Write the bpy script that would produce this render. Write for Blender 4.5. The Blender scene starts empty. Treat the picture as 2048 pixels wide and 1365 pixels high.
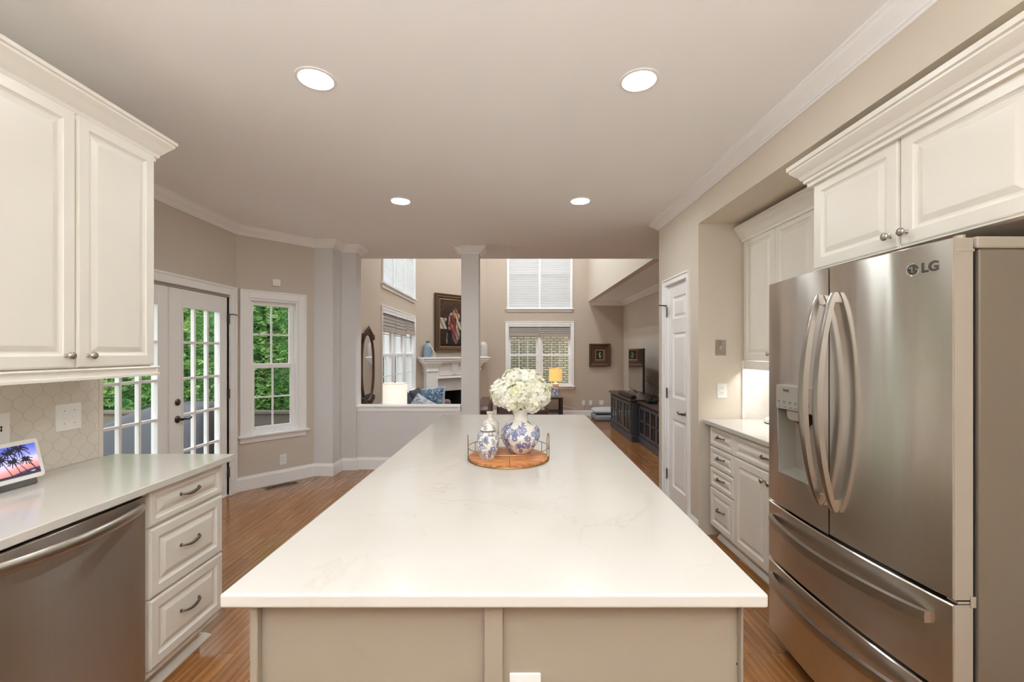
import bpy, math, random
import numpy as np
from mathutils import Vector, Matrix, noise
sc = bpy.context.scene
COL = sc.collection
random.seed(7)
# ------------------------------------------------------------------ camera, sky, exposure
FPX = 872.0
CAMH = 1.453
cam_d = bpy.data.cameras.new('camera'); cam = bpy.data.objects.new('camera', cam_d); COL.objects.link(cam)
cam_d.sensor_width = 36.0; cam_d.lens = FPX / 2048 * 36.0
cam_d.shift_y = (704 - 682.5) / 2048
cam_d.clip_start = 0.02
cam.location = (0, 0, CAMH); cam.rotation_euler = (math.pi / 2, 0, 0)
sc.camera = cam
sc.view_settings.view_transform = 'Standard'; sc.view_settings.look = 'None'
sc.view_settings.exposure = 0.08; sc.view_settings.gamma = 1.0
sc.view_settings.use_curve_mapping = False
sc.cycles.max_bounces = 14; sc.cycles.diffuse_bounces = 8; sc.cycles.glossy_bounces = 5; sc.cycles.transparent_max_bounces = 12
W = bpy.data.worlds.new('sky'); sc.world = W; W.use_nodes = True
wn = W.node_tree; wn.nodes.clear()
wo = wn.nodes.new('ShaderNodeOutputWorld'); wb = wn.nodes.new('ShaderNodeBackground')
wb.inputs[0].default_value = (0.93, 0.96, 1.0, 1); wb.inputs[1].default_value = 2.6
wn.links.new(wb.outputs[0], wo.inputs[0])
sun_d = bpy.data.lights.new('sun', 'SUN'); sun_d.energy = 1.6; sun_d.angle = math.radians(12); sun_d.color = (1, .97, .9)
sun = bpy.data.objects.new('sun', sun_d); COL.objects.link(sun)
sun.rotation_euler = (math.radians(38), math.radians(28), 0); sun.location = (-4, -3, 9)
UP_W = 168.0      # radiance of the three bowl uplights added behind the camera as fill
CAN_W = 84.0     # radiance of the kitchen cans
LIV_W = 420.0     # radiance of the unseen living room cans added as fill

# ------------------------------------------------------------------ materials
def lin(c):
    if isinstance(c, str):
        c = [int(c[i:i + 2], 16) / 255 for i in (0, 2, 4)]
    return tuple(x / 12.92 if x <= .04045 else ((x + .055) / 1.055) ** 2.4 for x in c)
class NT:
    def __init__(s, name):
        s.m = bpy.data.materials.new(name); s.m.use_nodes = True; s.t = s.m.node_tree
        s.b = s.t.nodes['Principled BSDF']
    def n(s, typ, **kw):
        o = s.t.nodes.new(typ)
        for k, v in kw.items():
            if k.startswith('i_'):
                key = k[2:]
                o.inputs[int(key) if key.isdigit() else key.replace('_', ' ')].default_value = v
            else: setattr(o, k, v)
        return o
    def l(s, a, b): s.t.links.new(a, b)
    def math(s, op, a, b=None, c=None):
        o = s.t.nodes.new('ShaderNodeMath'); o.operation = op
        for i, v in enumerate((a, b, c)):
            if v is None: continue
            if isinstance(v, (int, float)): o.inputs[i].default_value = v
            else: s.l(v, o.inputs[i])
        return o.outputs[0]
    def mix(s, fac, a, b):
        o = s.t.nodes.new('ShaderNodeMix'); o.data_type = 'RGBA'
        for idx, v in ((0, fac), (6, a), (7, b)):
            if isinstance(v, (int, float)): o.inputs[idx].default_value = v
            elif isinstance(v, tuple): o.inputs[idx].default_value = (*v[:3], 1)
            else: s.l(v, o.inputs[idx])
        return o.outputs[2]
    def ramp(s, fac, *stops):
        o = s.t.nodes.new('ShaderNodeValToRGB'); e = o.color_ramp.elements
        while len(e) < len(stops): e.new(.5)
        for i, (p, c) in enumerate(stops):
            e[i].position = p; e[i].color = (*c[:3], 1)
        s.l(fac, o.inputs[0]); return o.outputs[0]
    def coord(s, scale=(1, 1, 1), rot=(0, 0, 0), gen='Object'):
        tc = s.n('ShaderNodeTexCoord'); mp = s.n('ShaderNodeMapping')
        mp.inputs['Scale'].default_value = scale; mp.inputs['Rotation'].default_value = rot
        s.l(tc.outputs[gen], mp.inputs[0]); return mp.outputs[0]
    def bump(s, h, strength=.2, dist=.002):
        o = s.n('ShaderNodeBump'); o.inputs['Strength'].default_value = strength; o.inputs['Distance'].default_value = dist
        s.l(h, o.inputs['Height']); s.l(o.outputs[0], s.b.inputs['Normal'])
def M(name, col, rough=.5, metal=0, spec=.5, noise_amt=.0, nscale=20, coat=0, bump=0, **kw):
    t = NT(name); c = lin(col); b = t.b
    b.inputs['Roughness'].default_value = rough; b.inputs['Metallic'].default_value = metal
    b.inputs['Specular IOR Level'].default_value = spec; b.inputs['Coat Weight'].default_value = coat
    nz = t.n('ShaderNodeTexNoise'); nz.inputs['Scale'].default_value = nscale; nz.inputs['Detail'].default_value = 4
    t.l(t.coord(), nz.inputs[0])
    a = noise_amt
    t.l(t.mix(nz.outputs[0], tuple(x * (1 - a) for x in c), tuple(min(1, x * (1 + a)) for x in c)), b.inputs['Base Color'])
    if bump: t.bump(nz.outputs[0], bump, .003)
    for k, v in kw.items(): b.inputs[k.replace('_', ' ')].default_value = v
    return t.m
m_wall = M('wall_paint_greige', 'd2c9be', .75, spec=.3, noise_amt=.01, nscale=3)
m_wall_liv = M('wall_paint_warm', 'c6b7a7', .75, spec=.3, noise_amt=.01, nscale=3)
m_wall_r = M('wall_paint_cream', 'd8cebf', .75, spec=.3, noise_amt=.01, nscale=3)
m_halfwall = M('half_wall_paint', 'dddcdc', .7, spec=.3, noise_amt=.01, nscale=3)
m_ceil = M('ceiling_paint', 'f8f8f8', .85, spec=.2, noise_amt=.01, nscale=2)
m_trim = M('white_trim_paint', 'f8f8f8', .35, noise_amt=.01)
m_trimback = M('white_exterior_trim', 'f0f0f0', .5)
m_cab = M('cabinet_paint_offwhite', 'eae6dc', .32, noise_amt=.01, nscale=6)
m_cabside = M('cabinet_paint_body', 'eae6dc', .4, noise_amt=.01, nscale=6)  # cabinet bodies: same off-white as the fronts, slightly rougher
m_island = M('island_paint_taupe', '978c7d', .4, noise_amt=.02, nscale=5)
m_door = M('door_paint_white', 'f7f7f6', .35, noise_amt=.01)
m_nickel = M('brushed_nickel', 'b3aba0', .28, metal=1)
m_pewter = M('aged_pewter', '7d746a', .34, metal=1)
m_bronze = M('oil_rubbed_bronze', '5e554c', .35, metal=1)
m_chrome = M('polished_chrome', 'd8d8d8', .08, metal=1)
m_black = M('black_plastic', '17171a', .4)
m_dark = M('dark_gap', '0c0c0c', .8)
m_white_pl = M('white_plastic', 'f2f1ee', .35)
m_bulb = None
def emis(name, col, strength, base='ffffff'):
    t = NT(name); t.b.inputs['Base Color'].default_value = (*lin(base), 1)
    t.b.inputs['Emission Color'].default_value = (*lin(col), 1); t.b.inputs['Emission Strength'].default_value = strength
    return t.m
m_can = emis('downlight_lens_lit', 'edf4f7', CAN_W)
m_canf = emis('downlight_lens_lit_far', 'edf4f7', CAN_W * 2.0)
m_canl = emis('living_fill_lens_lit', 'eef5fa', LIV_W)
m_fill_up = emis('fill_uplight_lit', 'edf4f8', UP_W)
m_strip = emis('under_cabinet_strip_lit', 'f8f8fa', 26)
def stainless(name, col='9c958c', rough=.24, aniso=.75, axis='Z', rot=.0, wave=0):
    t = NT(name); b = t.b
    b.inputs['Metallic'].default_value = 1; b.inputs['Anisotropic'].default_value = aniso
    b.inputs['Anisotropic Rotation'].default_value = rot
    tg = t.n('ShaderNodeTangent', direction_type='RADIAL', axis=axis); t.l(tg.outputs[0], b.inputs['Tangent'])
    v = t.coord((1.5, 1.5, 1.5)); nz = t.n('ShaderNodeTexNoise', i_Scale=2.0, i_Detail=2.0); t.l(v, nz.inputs[0])
    v2 = t.coord((260, 260, 3)); n2 = t.n('ShaderNodeTexNoise', i_Scale=1.0, i_Detail=3.0); t.l(v2, n2.inputs[0])
    c = lin(col)
    t.l(t.mix(n2.outputs[0], tuple(x * .94 for x in c), tuple(min(1, x * 1.06) for x in c)), b.inputs['Base Color'])
    t.l(t.math('ADD', t.math('MULTIPLY', n2.outputs[0], .03), rough), b.inputs['Roughness'])
    if wave:
        n3 = t.n('ShaderNodeTexNoise', i_Scale=1.0, i_Detail=1.0); t.l(t.coord((7, 7, .7)), n3.inputs[0]); t.bump(n3.outputs[0], wave, .006)
    return t.m
m_steel = stainless('stainless_steel_brushed', 'e2ddd5', .22, 1.0, rot=.25, wave=.5)
m_steel_d = stainless('stainless_steel_dishwasher', 'cfcac4', .30, 1.0, rot=.25, wave=.3)
m_handle = M('satin_handle_steel', 'bdb7af', .3, metal=1)
m_fridge_side = M('fridge_side_grey', '82786a', .42, metal=.55, noise_amt=.03, nscale=160, bump=.06)
m_fridge_trim = M('fridge_door_edge_grey', 'a49b8d', .42, metal=.2)
m_disp = M('dispenser_silver', 'b4b1a8', .3, metal=.55)
# hardwood
def wood_floor():
    t = NT('oak_strip_floor'); b = t.b
    v = t.coord((1, 1, 1), (0, 0, math.pi / 2))
    br = t.n('ShaderNodeTexBrick'); t.l(v, br.inputs[0]); br.offset = .37; br.squash = 1
    for k, x in (('Scale', 1), ('Mortar Size', .0009), ('Mortar Smooth', .2), ('Bias', 0), ('Brick Width', .95), ('Row Height', .083)):
        br.inputs[k].default_value = x
    br.inputs['Color1'].default_value = (0, 0, 0, 1); br.inputs['Color2'].default_value = (1, 1, 1, 1); br.inputs['Mortar'].default_value = (.5, .5, .5, 1)
    off = t.n('ShaderNodeVectorMath', operation='MULTIPLY_ADD'); t.l(br.outputs[0], off.inputs[0]); off.inputs[1].default_value = (9, 17, 5)
    v0 = t.coord((13, 1.3, 8)); t.l(v0, off.inputs[2])
    n1 = t.n('ShaderNodeTexNoise', i_Scale=1.5, i_Detail=6.0, i_Roughness=.65, i_Distortion=1.6); t.l(off.outputs[0], n1.inputs[0])
    w = t.n('ShaderNodeTexWave', wave_type='BANDS', bands_direction='X', i_Scale=.55, i_Distortion=9.0, i_Detail=3.0, i_Detail_Scale=.8); t.l(off.outputs[0], w.inputs[0])
    f = t.math('ADD', t.math('MULTIPLY', n1.outputs[0], .78), t.math('MULTIPLY', w.outputs[0], .22))
    c1 = t.ramp(f, (.2, lin('7a5130')), (.45, lin('976437')), (.62, lin('a97545')), (.8, lin('bd8a56')))
    sepn = t.math('MULTIPLY', br.outputs[0], .35)
    c2 = t.mix(sepn, c1, lin('7c5231'))
    fin = t.mix(br.outputs[1], c2, lin('3a1f10'))
    t.l(fin, b.inputs['Base Color']); b.inputs['Roughness'].default_value = .2
    t.l(t.math('ADD', t.math('MULTIPLY', n1.outputs[0], .12), .13), b.inputs['Roughness'])
    b.inputs['Coat Weight'].default_value = .35; b.inputs['Coat Roughness'].default_value = .12
    t.bump(t.math('SUBTRACT', 1.0, br.outputs[1]), .25, .001)
    return t.m
m_floor = wood_floor()
def quartz():
    t = NT('white_quartz_veined'); b = t.b
    v = t.coord((1, 1, 1), (0, 0, .5))
    nz = t.n('ShaderNodeTexNoise', i_Scale=.8, i_Detail=5.0, i_Roughness=.55); t.l(v, nz.inputs[0])
    wv = t.n('ShaderNodeTexNoise', i_Scale=1.7, i_Detail=8.0, i_Roughness=.6, i_Distortion=.6); t.l(v, wv.inputs[0])
    d = t.math('ABSOLUTE', t.math('SUBTRACT', wv.outputs[0], .5))
    vein = t.math('MAXIMUM', t.math('SUBTRACT', 1.0, t.math('MULTIPLY', d, 90)), 0.0)
    msk = t.ramp(nz.outputs[0], (.5, (0, 0, 0)), (.66, (1, 1, 1)))
    f = t.math('MULTIPLY', t.math('MULTIPLY', vein, msk), .28)
    cl = t.ramp(nz.outputs[0], (.35, lin('d6d3cc')), (.7, lin('ccc8bf')))
    t.l(t.mix(f, cl, lin('a8946f')), b.inputs['Base Color'])
    b.inputs['Roughness'].default_value = .14; b.inputs['Specular IOR Level'].default_value = .5
    return t.m
m_quartz = quartz()
def arabesque(name, ax, base='e4ddd0', grout='c9bfae'):
    # lantern tile: a diamond lattice whose two families of joints are bent into S curves
    t = NT(name); b = t.b
    tc = t.n('ShaderNodeTexCoord'); sp = t.n('ShaderNodeSeparateXYZ'); t.l(tc.outputs['Object'], sp.inputs[0])
    u = t.math('DIVIDE', sp.outputs[ax], .080); v = t.math('DIVIDE', sp.outputs['Z'], .105)
    p0 = t.math('ADD', u, v); q0 = t.math('SUBTRACT', u, v)
    k = .085; tp = 2 * math.pi
    p = t.math('ADD', p0, t.math('MULTIPLY', t.math('SINE', t.math('MULTIPLY', q0, tp)), k))
    q = t.math('ADD', q0, t.math('MULTIPLY', t.math('SINE', t.math('MULTIPLY', p0, tp)), k))
    dp = t.math('ABSOLUTE', t.math('SUBTRACT', t.math('FRACT', p), .5)); dq = t.math('ABSOLUTE', t.math('SUBTRACT', t.math('FRACT', q), .5))
    d = t.math('SUBTRACT', .5, t.math('MAXIMUM', dp, dq))
    line = t.math('MAXIMUM', t.math('SUBTRACT', 1.0, t.math('MULTIPLY', d, 26)), 0.0)
    h = t.math('MINIMUM', t.math('MULTIPLY', d, 12), 1.0)
    nz = t.n('ShaderNodeTexNoise', i_Scale=7.0, i_Detail=5.0, i_Distortion=1.0); t.l(tc.outputs['Object'], nz.inputs[0])
    c = t.mix(nz.outputs[0], lin(base), lin('d6cfc4'))
    t.l(t.mix(line, c, lin(grout)), b.inputs['Base Color']); b.inputs['Roughness'].default_value = .2
    t.bump(h, .3, .0015)
    return t.m
m_tile = arabesque('arabesque_tile_left', 'Y')
m_tile_r = arabesque('arabesque_tile_end', 'X', 'f0eeea', 'e0dcd4')
def glass_mat():
    t = NT('window_glass'); tr = t.n('ShaderNodeBsdfTransparent'); gl = t.n('ShaderNodeBsdfGlossy'); gl.inputs['Roughness'].default_value = .0
    tr.inputs[0].default_value = (.97, .98, .975, 1)
    mx = t.n('ShaderNodeMixShader'); fr = t.n('ShaderNodeFresnel'); fr.inputs[0].default_value = 1.35
    geo = t.n('ShaderNodeNewGeometry'); t.l(t.math('MULTIPLY', fr.outputs[0], t.math('SUBTRACT', 1.0, geo.outputs['Backfacing'])), mx.inputs[0]); t.l(tr.outputs[0], mx.inputs[1]); t.l(gl.outputs[0], mx.inputs[2])
    t.l(mx.outputs[0], t.t.nodes['Material Output'].inputs[0]); return t.m
m_glass = glass_mat()
def brick():
    t = NT('exterior_brick'); b = t.b
    tc = t.n('ShaderNodeTexCoord'); sp = t.n('ShaderNodeSeparateXYZ'); cb = t.n('ShaderNodeCombineXYZ')
    t.l(tc.outputs['Object'], sp.inputs[0]); t.l(sp.outputs[0], cb.inputs[0]); t.l(sp.outputs[2], cb.inputs[1])
    br = t.n('ShaderNodeTexBrick'); t.l(cb.outputs[0], br.inputs[0])
    for k, x in (('Scale', 1), ('Mortar Size', .012), ('Brick Width', .215), ('Row Height', .075), ('Mortar Smooth', .1)): br.inputs[k].default_value = x
    br.inputs['Color1'].default_value = (*lin('c4b9a2'), 1); br.inputs['Color2'].default_value = (*lin('a39a86'), 1); br.inputs['Mortar'].default_value = (*lin('5f5848'), 1)
    t.l(br.outputs[0], b.inputs['Base Color']); b.inputs['Roughness'].default_value = .9
    return t.m
m_brick = brick()
def leafmat(name, c1, c2, c3, sc_=3.0):
    t = NT(name); b = t.b
    nz = t.n('ShaderNodeTexNoise', i_Scale=sc_, i_Detail=3.0); t.l(t.coord(), nz.inputs[0])
    n2 = t.n('ShaderNodeTexNoise', i_Scale=22.0, i_Detail=2.0); t.l(t.coord(), n2.inputs[0])
    f = t.math('ADD', t.math('MULTIPLY', nz.outputs[0], .6), t.math('MULTIPLY', n2.outputs[0], .4))
    t.l(t.ramp(f, (.36, lin(c1)), (.5, lin(c2)), (.64, lin(c3))), b.inputs['Base Color']); b.inputs['Roughness'].default_value = .6
    b.inputs['Specular IOR Level'].default_value = .25
    return t.m
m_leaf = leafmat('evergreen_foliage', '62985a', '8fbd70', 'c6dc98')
m_core = leafmat('foliage_shade_core', '2f5230', '3f6b3a', '5c8f4c', 9.0)  # darker green core, painting in the shade between the leaves
m_bark = M('bark', '5a4b3c', .9, noise_amt=.3)
m_deck = M('weathered_deck_wood', '736b60', .8, noise_amt=.15, nscale=14)
m_cover = M('grey_grill_cover', '54565e', .6, noise_amt=.06, nscale=5)
m_shade = None
def fabric(name, col, rough=.9, nscale=400, amt=.15): return M(name, col, rough, spec=.15, noise_amt=amt, nscale=nscale, bump=.3)
def shadecloth(name, col, scale, emit=0.0):
    t = NT(name); b = t.b; c = lin(col)
    wv = t.n('ShaderNodeTexWave', wave_type='BANDS', bands_direction='Z', i_Scale=scale, i_Distortion=.0); t.l(t.coord(), wv.inputs[0])
    t.l(t.mix(wv.outputs[0], tuple(x * .82 for x in c), c), b.inputs['Base Color']); b.inputs['Roughness'].default_value = .85
    b.inputs['Specular IOR Level'].default_value = .1
    tl = t.n('ShaderNodeBsdfTranslucent'); tl.inputs[0].default_value = (*c, 1)
    mx = t.n('ShaderNodeMixShader'); mx.inputs[0].default_value = .72
    t.l(b.outputs[0], mx.inputs[1]); t.l(tl.outputs[0], mx.inputs[2]); t.l(mx.outputs[0], t.t.nodes['Material Output'].inputs[0])
    return t.m
m_cell = shadecloth('cellular_shade_cloth', 'f6f6f8', 12)
m_woven = M('woven_shade_cloth', 'a19a94', .8, noise_amt=.25, nscale=60)
m_woven_hem = M('woven_shade_hem', 'b8a796', .8, noise_amt=.05)
def vcol(name, rough=.5, spec=.5, coat=0, emission=0):
    t = NT(name); a = t.n('ShaderNodeAttribute', attribute_name='Col')
    t.l(a.outputs['Color'], t.b.inputs['Base Color']); t.b.inputs['Roughness'].default_value = rough
    t.b.inputs['Specular IOR Level'].default_value = spec; t.b.inputs['Coat Weight'].default_value = coat
    if emission: t.l(a.outputs['Color'], t.b.inputs['Emission Color']); t.b.inputs['Emission Strength'].default_value = emission
    return t.m
m_ceramic = vcol('painted_porcelain', .18, .5, .3)
m_canvas = vcol('painted_canvas', .5, .3)
m_screen = vcol('lit_display_picture', .15, .5, 0, .75)
m_pilcol = vcol('printed_cushion_cloth', .9, .1)

# ------------------------------------------------------------------ mesh building
ORG = {}
class Frame:
    """u runs along the surface, v is up, w comes out of the surface towards the room"""
    def __init__(s, o, n):
        s.o = Vector(o); s.n = Vector(n).normalized(); s.u = Vector((0, 0, 1)).cross(s.n); s.v = Vector((0, 0, 1))
    def __call__(s, u, v, w): return s.o + s.u * u + s.v * v + s.n * w
WORLD = lambda x, y, z: Vector((x, y, z))
class MB:
    def __init__(s): s.v = []; s.f = []; s.c = []
    def add(s, vs, fs):
        o = len(s.v); s.v += [tuple(v) for v in vs]; s.f += [tuple(i + o for i in f) for f in fs]; return s
    def box(s, a0, a1, b0, b1, c0, c1, F=WORLD):
        p = [F(a, b, c) for a in (a0, a1) for b in (b0, b1) for c in (c0, c1)]
        return s.add(p, [(0, 1, 3, 2), (4, 6, 7, 5), (0, 4, 5, 1), (2, 3, 7, 6), (0, 2, 6, 4), (1, 5, 7, 3)])
    def rings(s, rings, cap=True, closed=True):
        n = len(rings[0]); vs = [v for r in rings for v in r]; fs = []
        for i in range(len(rings) - 1):
            for j in range(n if closed else n - 1):
                k = (j + 1) % n
                fs.append((i * n + j, i * n + k, (i + 1) * n + k, (i + 1) * n + j))
        if cap:
            fs.append(tuple(range(n))[::-1]); fs.append(tuple((len(rings) - 1) * n + j for j in range(n)))
        return s.add(vs, fs)
    def panel(s, F, u0, u1, v0, v1, w0, prof, back=0.0):
        """stepped panel: prof = [(inset, height), ...] from the outer edge to the middle field"""
        rs = [[F(u0, v0, w0 - back), F(u1, v0, w0 - back), F(u1, v1, w0 - back), F(u0, v1, w0 - back)]]
        for i, h in prof:
            rs.append([F(u0 + i, v0 + i, w0 + h), F(u1 - i, v0 + i, w0 + h), F(u1 - i, v1 - i, w0 + h), F(u0 + i, v1 - i, w0 + h)])
        return s.rings(rs)
    def lathe(s, prof, c=(0, 0, 0), n=32, F=None, cap=True, axis='Z'):
        rs = []
        for r, z in prof:
            ring = []
            for j in range(n):
                a = 2 * math.pi * j / n; x, y = r * math.cos(a), r * math.sin(a)
                if F: ring.append(F(c[0] + x, c[1] + y, c[2] + z))
                elif axis == 'Z': ring.append(Vector((c[0] + x, c[1] + y, c[2] + z)))
                elif axis == 'X': ring.append(Vector((c[0] + z, c[1] + x, c[2] + y)))
                else: ring.append(Vector((c[0] + x, c[1] + z, c[2] + y)))
            rs.append(ring)
        return s.rings(rs, cap)
    def ball(s, c, r, n=16, m=10, sc_=(1, 1, 1)):
        rs = []
        for i in range(m + 1):
            a = math.pi * i / m; rr = max(1e-5, math.sin(a)) * r
            rs.append([Vector((c[0] + sc_[0] * rr * math.cos(2 * math.pi * j / n), c[1] + sc_[1] * rr * math.sin(2 * math.pi * j / n), c[2] - sc_[2] * r * math.cos(a))) for j in range(n)])
        return s.rings(rs)
    def tube(s, pts, r, n=8, closed=False, flat=None):
        pts = [Vector(p) for p in pts]; N = len(pts); rs = []
        rad = r if isinstance(r, (list, tuple)) else [r] * N
        ref = None
        for i, p in enumerate(pts):
            if closed: d = pts[(i + 1) % N] - pts[i - 1]
            else: d = pts[min(i + 1, N - 1)] - pts[max(i - 1, 0)]
            d.normalize()
            if ref is None:
                ref = Vector((0, 0, 1)) if abs(d.z) < .9 else Vector((1, 0, 0))
            a = d.cross(ref)
            if a.length < 1e-4: a = d.cross(Vector((0, 1, 0)))
            a.normalize(); b = a.cross(d).normalized()
            if flat: rs.append([p + a * (math.cos(2 * math.pi * j / n) * flat[0]) + b * (math.sin(2 * math.pi * j / n) * flat[1]) for j in range(n)])
            else: rs.append([p + a * (math.cos(2 * math.pi * j / n) * rad[i]) + b * (math.sin(2 * math.pi * j / n) * rad[i]) for j in range(n)])
        if closed: rs.append(rs[0]); return s.rings(rs, cap=False)
        return s.rings(rs)
    def build(s, name, mat, parent=None, smooth=False, bevel=0, seg=2, angle=40, sub=0, uvcol=None):
        o0 = ORG.get(parent.name, Vector((0, 0, 0))) if parent else None
        if parent is None:
            n = len(s.v); c = Vector((sum(v[0] for v in s.v) / n, sum(v[1] for v in s.v) / n, min(v[2] for v in s.v))); o0 = c
        me = bpy.data.meshes.new(name)
        me.from_pydata([(v[0] - o0[0], v[1] - o0[1], v[2] - o0[2]) for v in s.v], [], s.f)
        me.update()
        if smooth:
            me.polygons.foreach_set('use_smooth', [True] * len(me.polygons)); me.set_sharp_from_angle(angle=math.radians(angle))
        ob = bpy.data.objects.new(name, me); COL.objects.link(ob); me.materials.append(mat)
        if len(s.c):
            ca = me.color_attributes.new('Col', 'FLOAT_COLOR', 'POINT'); ca.data.foreach_set('color', np.array(s.c, dtype=np.float32).ravel())
        fix_normals(me)
        if parent: ob.parent = parent
        else: ob.location = o0
        ORG[ob.name] = o0
        if bevel:
            b = ob.modifiers.new('bevel', 'BEVEL'); b.width = bevel; b.segments = seg; b.limit_method = 'ANGLE'; b.angle_limit = math.radians(30)
        if sub:
            b = ob.modifiers.new('sub', 'SUBSURF'); b.levels = sub; b.render_levels = sub
        return ob
import bmesh
def fix_normals(me):
    bm = bmesh.new(); bm.from_mesh(me); bmesh.ops.recalc_face_normals(bm, faces=bm.faces); bm.to_mesh(me); bm.free()
def tag(o, label=None, cat=None, group=None, kind=None):
    if label: o['label'] = label
    if cat: o['category'] = cat
    if group: o['group'] = group
    if kind: o['kind'] = kind
    return o
def empty(name, loc, label=None, cat=None, group=None, kind=None):
    o = bpy.data.objects.new(name, None); COL.objects.link(o); o.location = loc; o.empty_display_size = .1
    ORG[o.name] = Vector(loc); return tag(o, label, cat, group, kind)
def struct(mb, name, mat, **kw): return tag(mb.build(name, mat, **kw), kind='structure')
def copy_tree(src, delta, label=None):
    """a copy of a thing, its parts and their sub-parts, moved by delta"""
    def rec(o, p):
        c = o.copy(); COL.objects.link(c); c.parent = p
        ORG[c.name] = ORG.get(o.name, Vector((0, 0, 0))) + Vector(delta)
        for ch in [x for x in bpy.data.objects if x.parent == o]: rec(ch, c)
        return c
    r = rec(src, None); r.location = src.location + Vector(delta)
    if label: r['label'] = label
    return r
def wall_mb(F, u0, u1, v0, v1, th, holes=(), w0=0):
    us = sorted({u0, u1, *[h[0] for h in holes], *[h[1] for h in holes]}); vs = sorted({v0, v1, *[h[2] for h in holes], *[h[3] for h in holes]})
    mb = MB()
    for i in range(len(us) - 1):
        cu = (us[i] + us[i + 1]) / 2; run = None
        for j in range(len(vs) - 1):
            cv = (vs[j] + vs[j + 1]) / 2
            solid = not any(h[0] < cu < h[1] and h[2] < cv < h[3] for h in holes)
            if solid and run is None: run = vs[j]
            if not solid and run is not None: mb.box(us[i], us[i + 1], run, vs[j], w0 - th, w0, F); run = None
        if run is not None: mb.box(us[i], us[i + 1], run, v1, w0 - th, w0, F)
    return mb
def sweep(path, prof, side=1):
    """profile (distance from wall, z) along a 2D path with mitred corners; side=+1: room on the left of the path"""
    P = [Vector(p) for p in path]; rs = []
    for i, p in enumerate(P):
        d0 = (P[i] - P[i - 1]).normalized() if i else None
        d1 = (P[i + 1] - P[i]).normalized() if i < len(P) - 1 else None
        if d0 is None: d0 = d1
        if d1 is None: d1 = d0
        n0 = Vector((-d0.y, d0.x)) * side; n1 = Vector((-d1.y, d1.x)) * side
        m = (n0 + n1); m = m / max(.3, (1 + n0.dot(n1)))
        rs.append([Vector((p.x + m.x * a, p.y + m.y * a, z)) for a, z in prof])
    return MB().rings(rs)
CZ = 2.755
def crown_prof(top, h=.085, d=.085):
    return [(0, top), (d, top), (d, top - .008), (d * .88, top - .014), (d * .80, top - h * .30), (d * .6, top - h * .48), (d * .35, top - h * .68), (d * .24, top - h * .78), (d * .24, top - h * .86), (d * .1, top - h * .9), (d * .1, top - h), (0, top - h)]
def base_prof(z=0, h=.13, d=.016): return [(0, z), (d, z), (d, z + h - .03), (d * .6, z + h - .012), (d * .35, z + h), (0, z + h)]
def ringbox(mb, F, u0, u1, v0, v1, wd, w0, w1, wb=None, wt=None):
    wb = wd if wb is None else wb; wt = wd if wt is None else wt
    mb.box(u0, u0 + wd, v0, v1, w0, w1, F); mb.box(u1 - wd, u1, v0, v1, w0, w1, F)
    if wb: mb.box(u0 + wd, u1 - wd, v0, v0 + wb, w0, w1, F)
    if wt: mb.box(u0 + wd, u1 - wd, v1 - wt, v1, w0, w1, F)
    return mb
LV = -.2   # sunken living room floor
# ------------------------------------------------------------------ the room shell
XL = -2.09; XR = 1.48; XRB = 2.16; NX = -2.855
struct(MB().box(-3.0, 3.0, -3.3, 5.6, -.1, 0), 'floor', m_floor)
struct(MB().box(-2.4, 3.0, 5.6, 11.4, -.3, LV), 'floor_living', m_floor)
struct(MB().box(-2.0, 3.0, 5.6, 5.62, LV, -.02).box(-1.9, 3.0, 5.57, 5.635, -.02, .004), 'trim_1', m_floor, bevel=.004)
struct(MB().box(-3.0, 3.0, -3.3, 6.1, CZ, CZ + .3), 'ceiling', m_ceil)
struct(MB().box(2.0, 3.0, 6.1, 11.4, CZ, CZ + .3), 'ceiling_side', m_ceil)
struct(MB().box(-2.4, 3.0, 5.9, 11.5, 5.3, 5.4), 'ceiling_living', m_ceil)
# kitchen left wall, with the tiled splash as its own sheet
FL = Frame((XL, 0, 0), (1, 0, 0))
struct(wall_mb(FL, -3.3, 2.23, 0, CZ, .12), 'wall_left', m_wall)
struct(MB().box(-1.6, 2.195, .92, 1.36, 0, .008, FL), 'wall_left_tile', m_tile)
struct(MB().box(2.195, 2.215, .92, 1.36, 0, .014, FL), 'trim_2', m_wall_r, bevel=.003)
struct(wall_mb(Frame((XL - .12, 2.23, 0), (0, 1, 0)), -.01, .765, 0, CZ, .12), 'wall_nook', m_wall)
# rear of the kitchen behind the camera: a wall with one wide window
FB = Frame((0, -3.3, 0), (0, 1, 0))
struct(wall_mb(FB, -2.3, 2.3, 0, CZ, .12, [(-1.5, 1.5, .95, 2.3)]), 'wall_rear', m_wall)
# breakfast bay: door wall, slanted window wall, return
FN = Frame((NX, 0, 0), (1, 0, 0))
DR = (2.90, 4.40, 2.005)
struct(wall_mb(FN, 2.23, 4.51, 0, CZ, .15, [(DR[0], DR[1], 0, DR[2])]), 'wall_bay', m_wall)
bx, by = .537, .595; BL = math.hypot(bx, by)
FW = Frame((NX, 4.51, 0), (by, -bx, 0))
def solve(F, px, py):
    """where the sight line of a measured pixel meets a wall plane -> (u, v)"""
    d = Vector(((px - 1024) / FPX, 1, (704 - py) / FPX)); o = Vector((0, 0, CAMH))
    t = (F.o - o).dot(F.n) / d.dot(F.n); p = o + d * t - F.o
    return p.dot(F.u), p.z
wu0 = solve(FW, 497, 700)[0]; wu1 = solve(FW, 596, 700)[0]
wv0 = solve(FW, 545, 864)[1]; wv1 = solve(FW, 545, 600)[1]
struct(wall_mb(FW, 0, BL, 0, CZ, .15, [(wu0, wu1, wv0, wv1)]), 'wall_window', m_wall)
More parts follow.
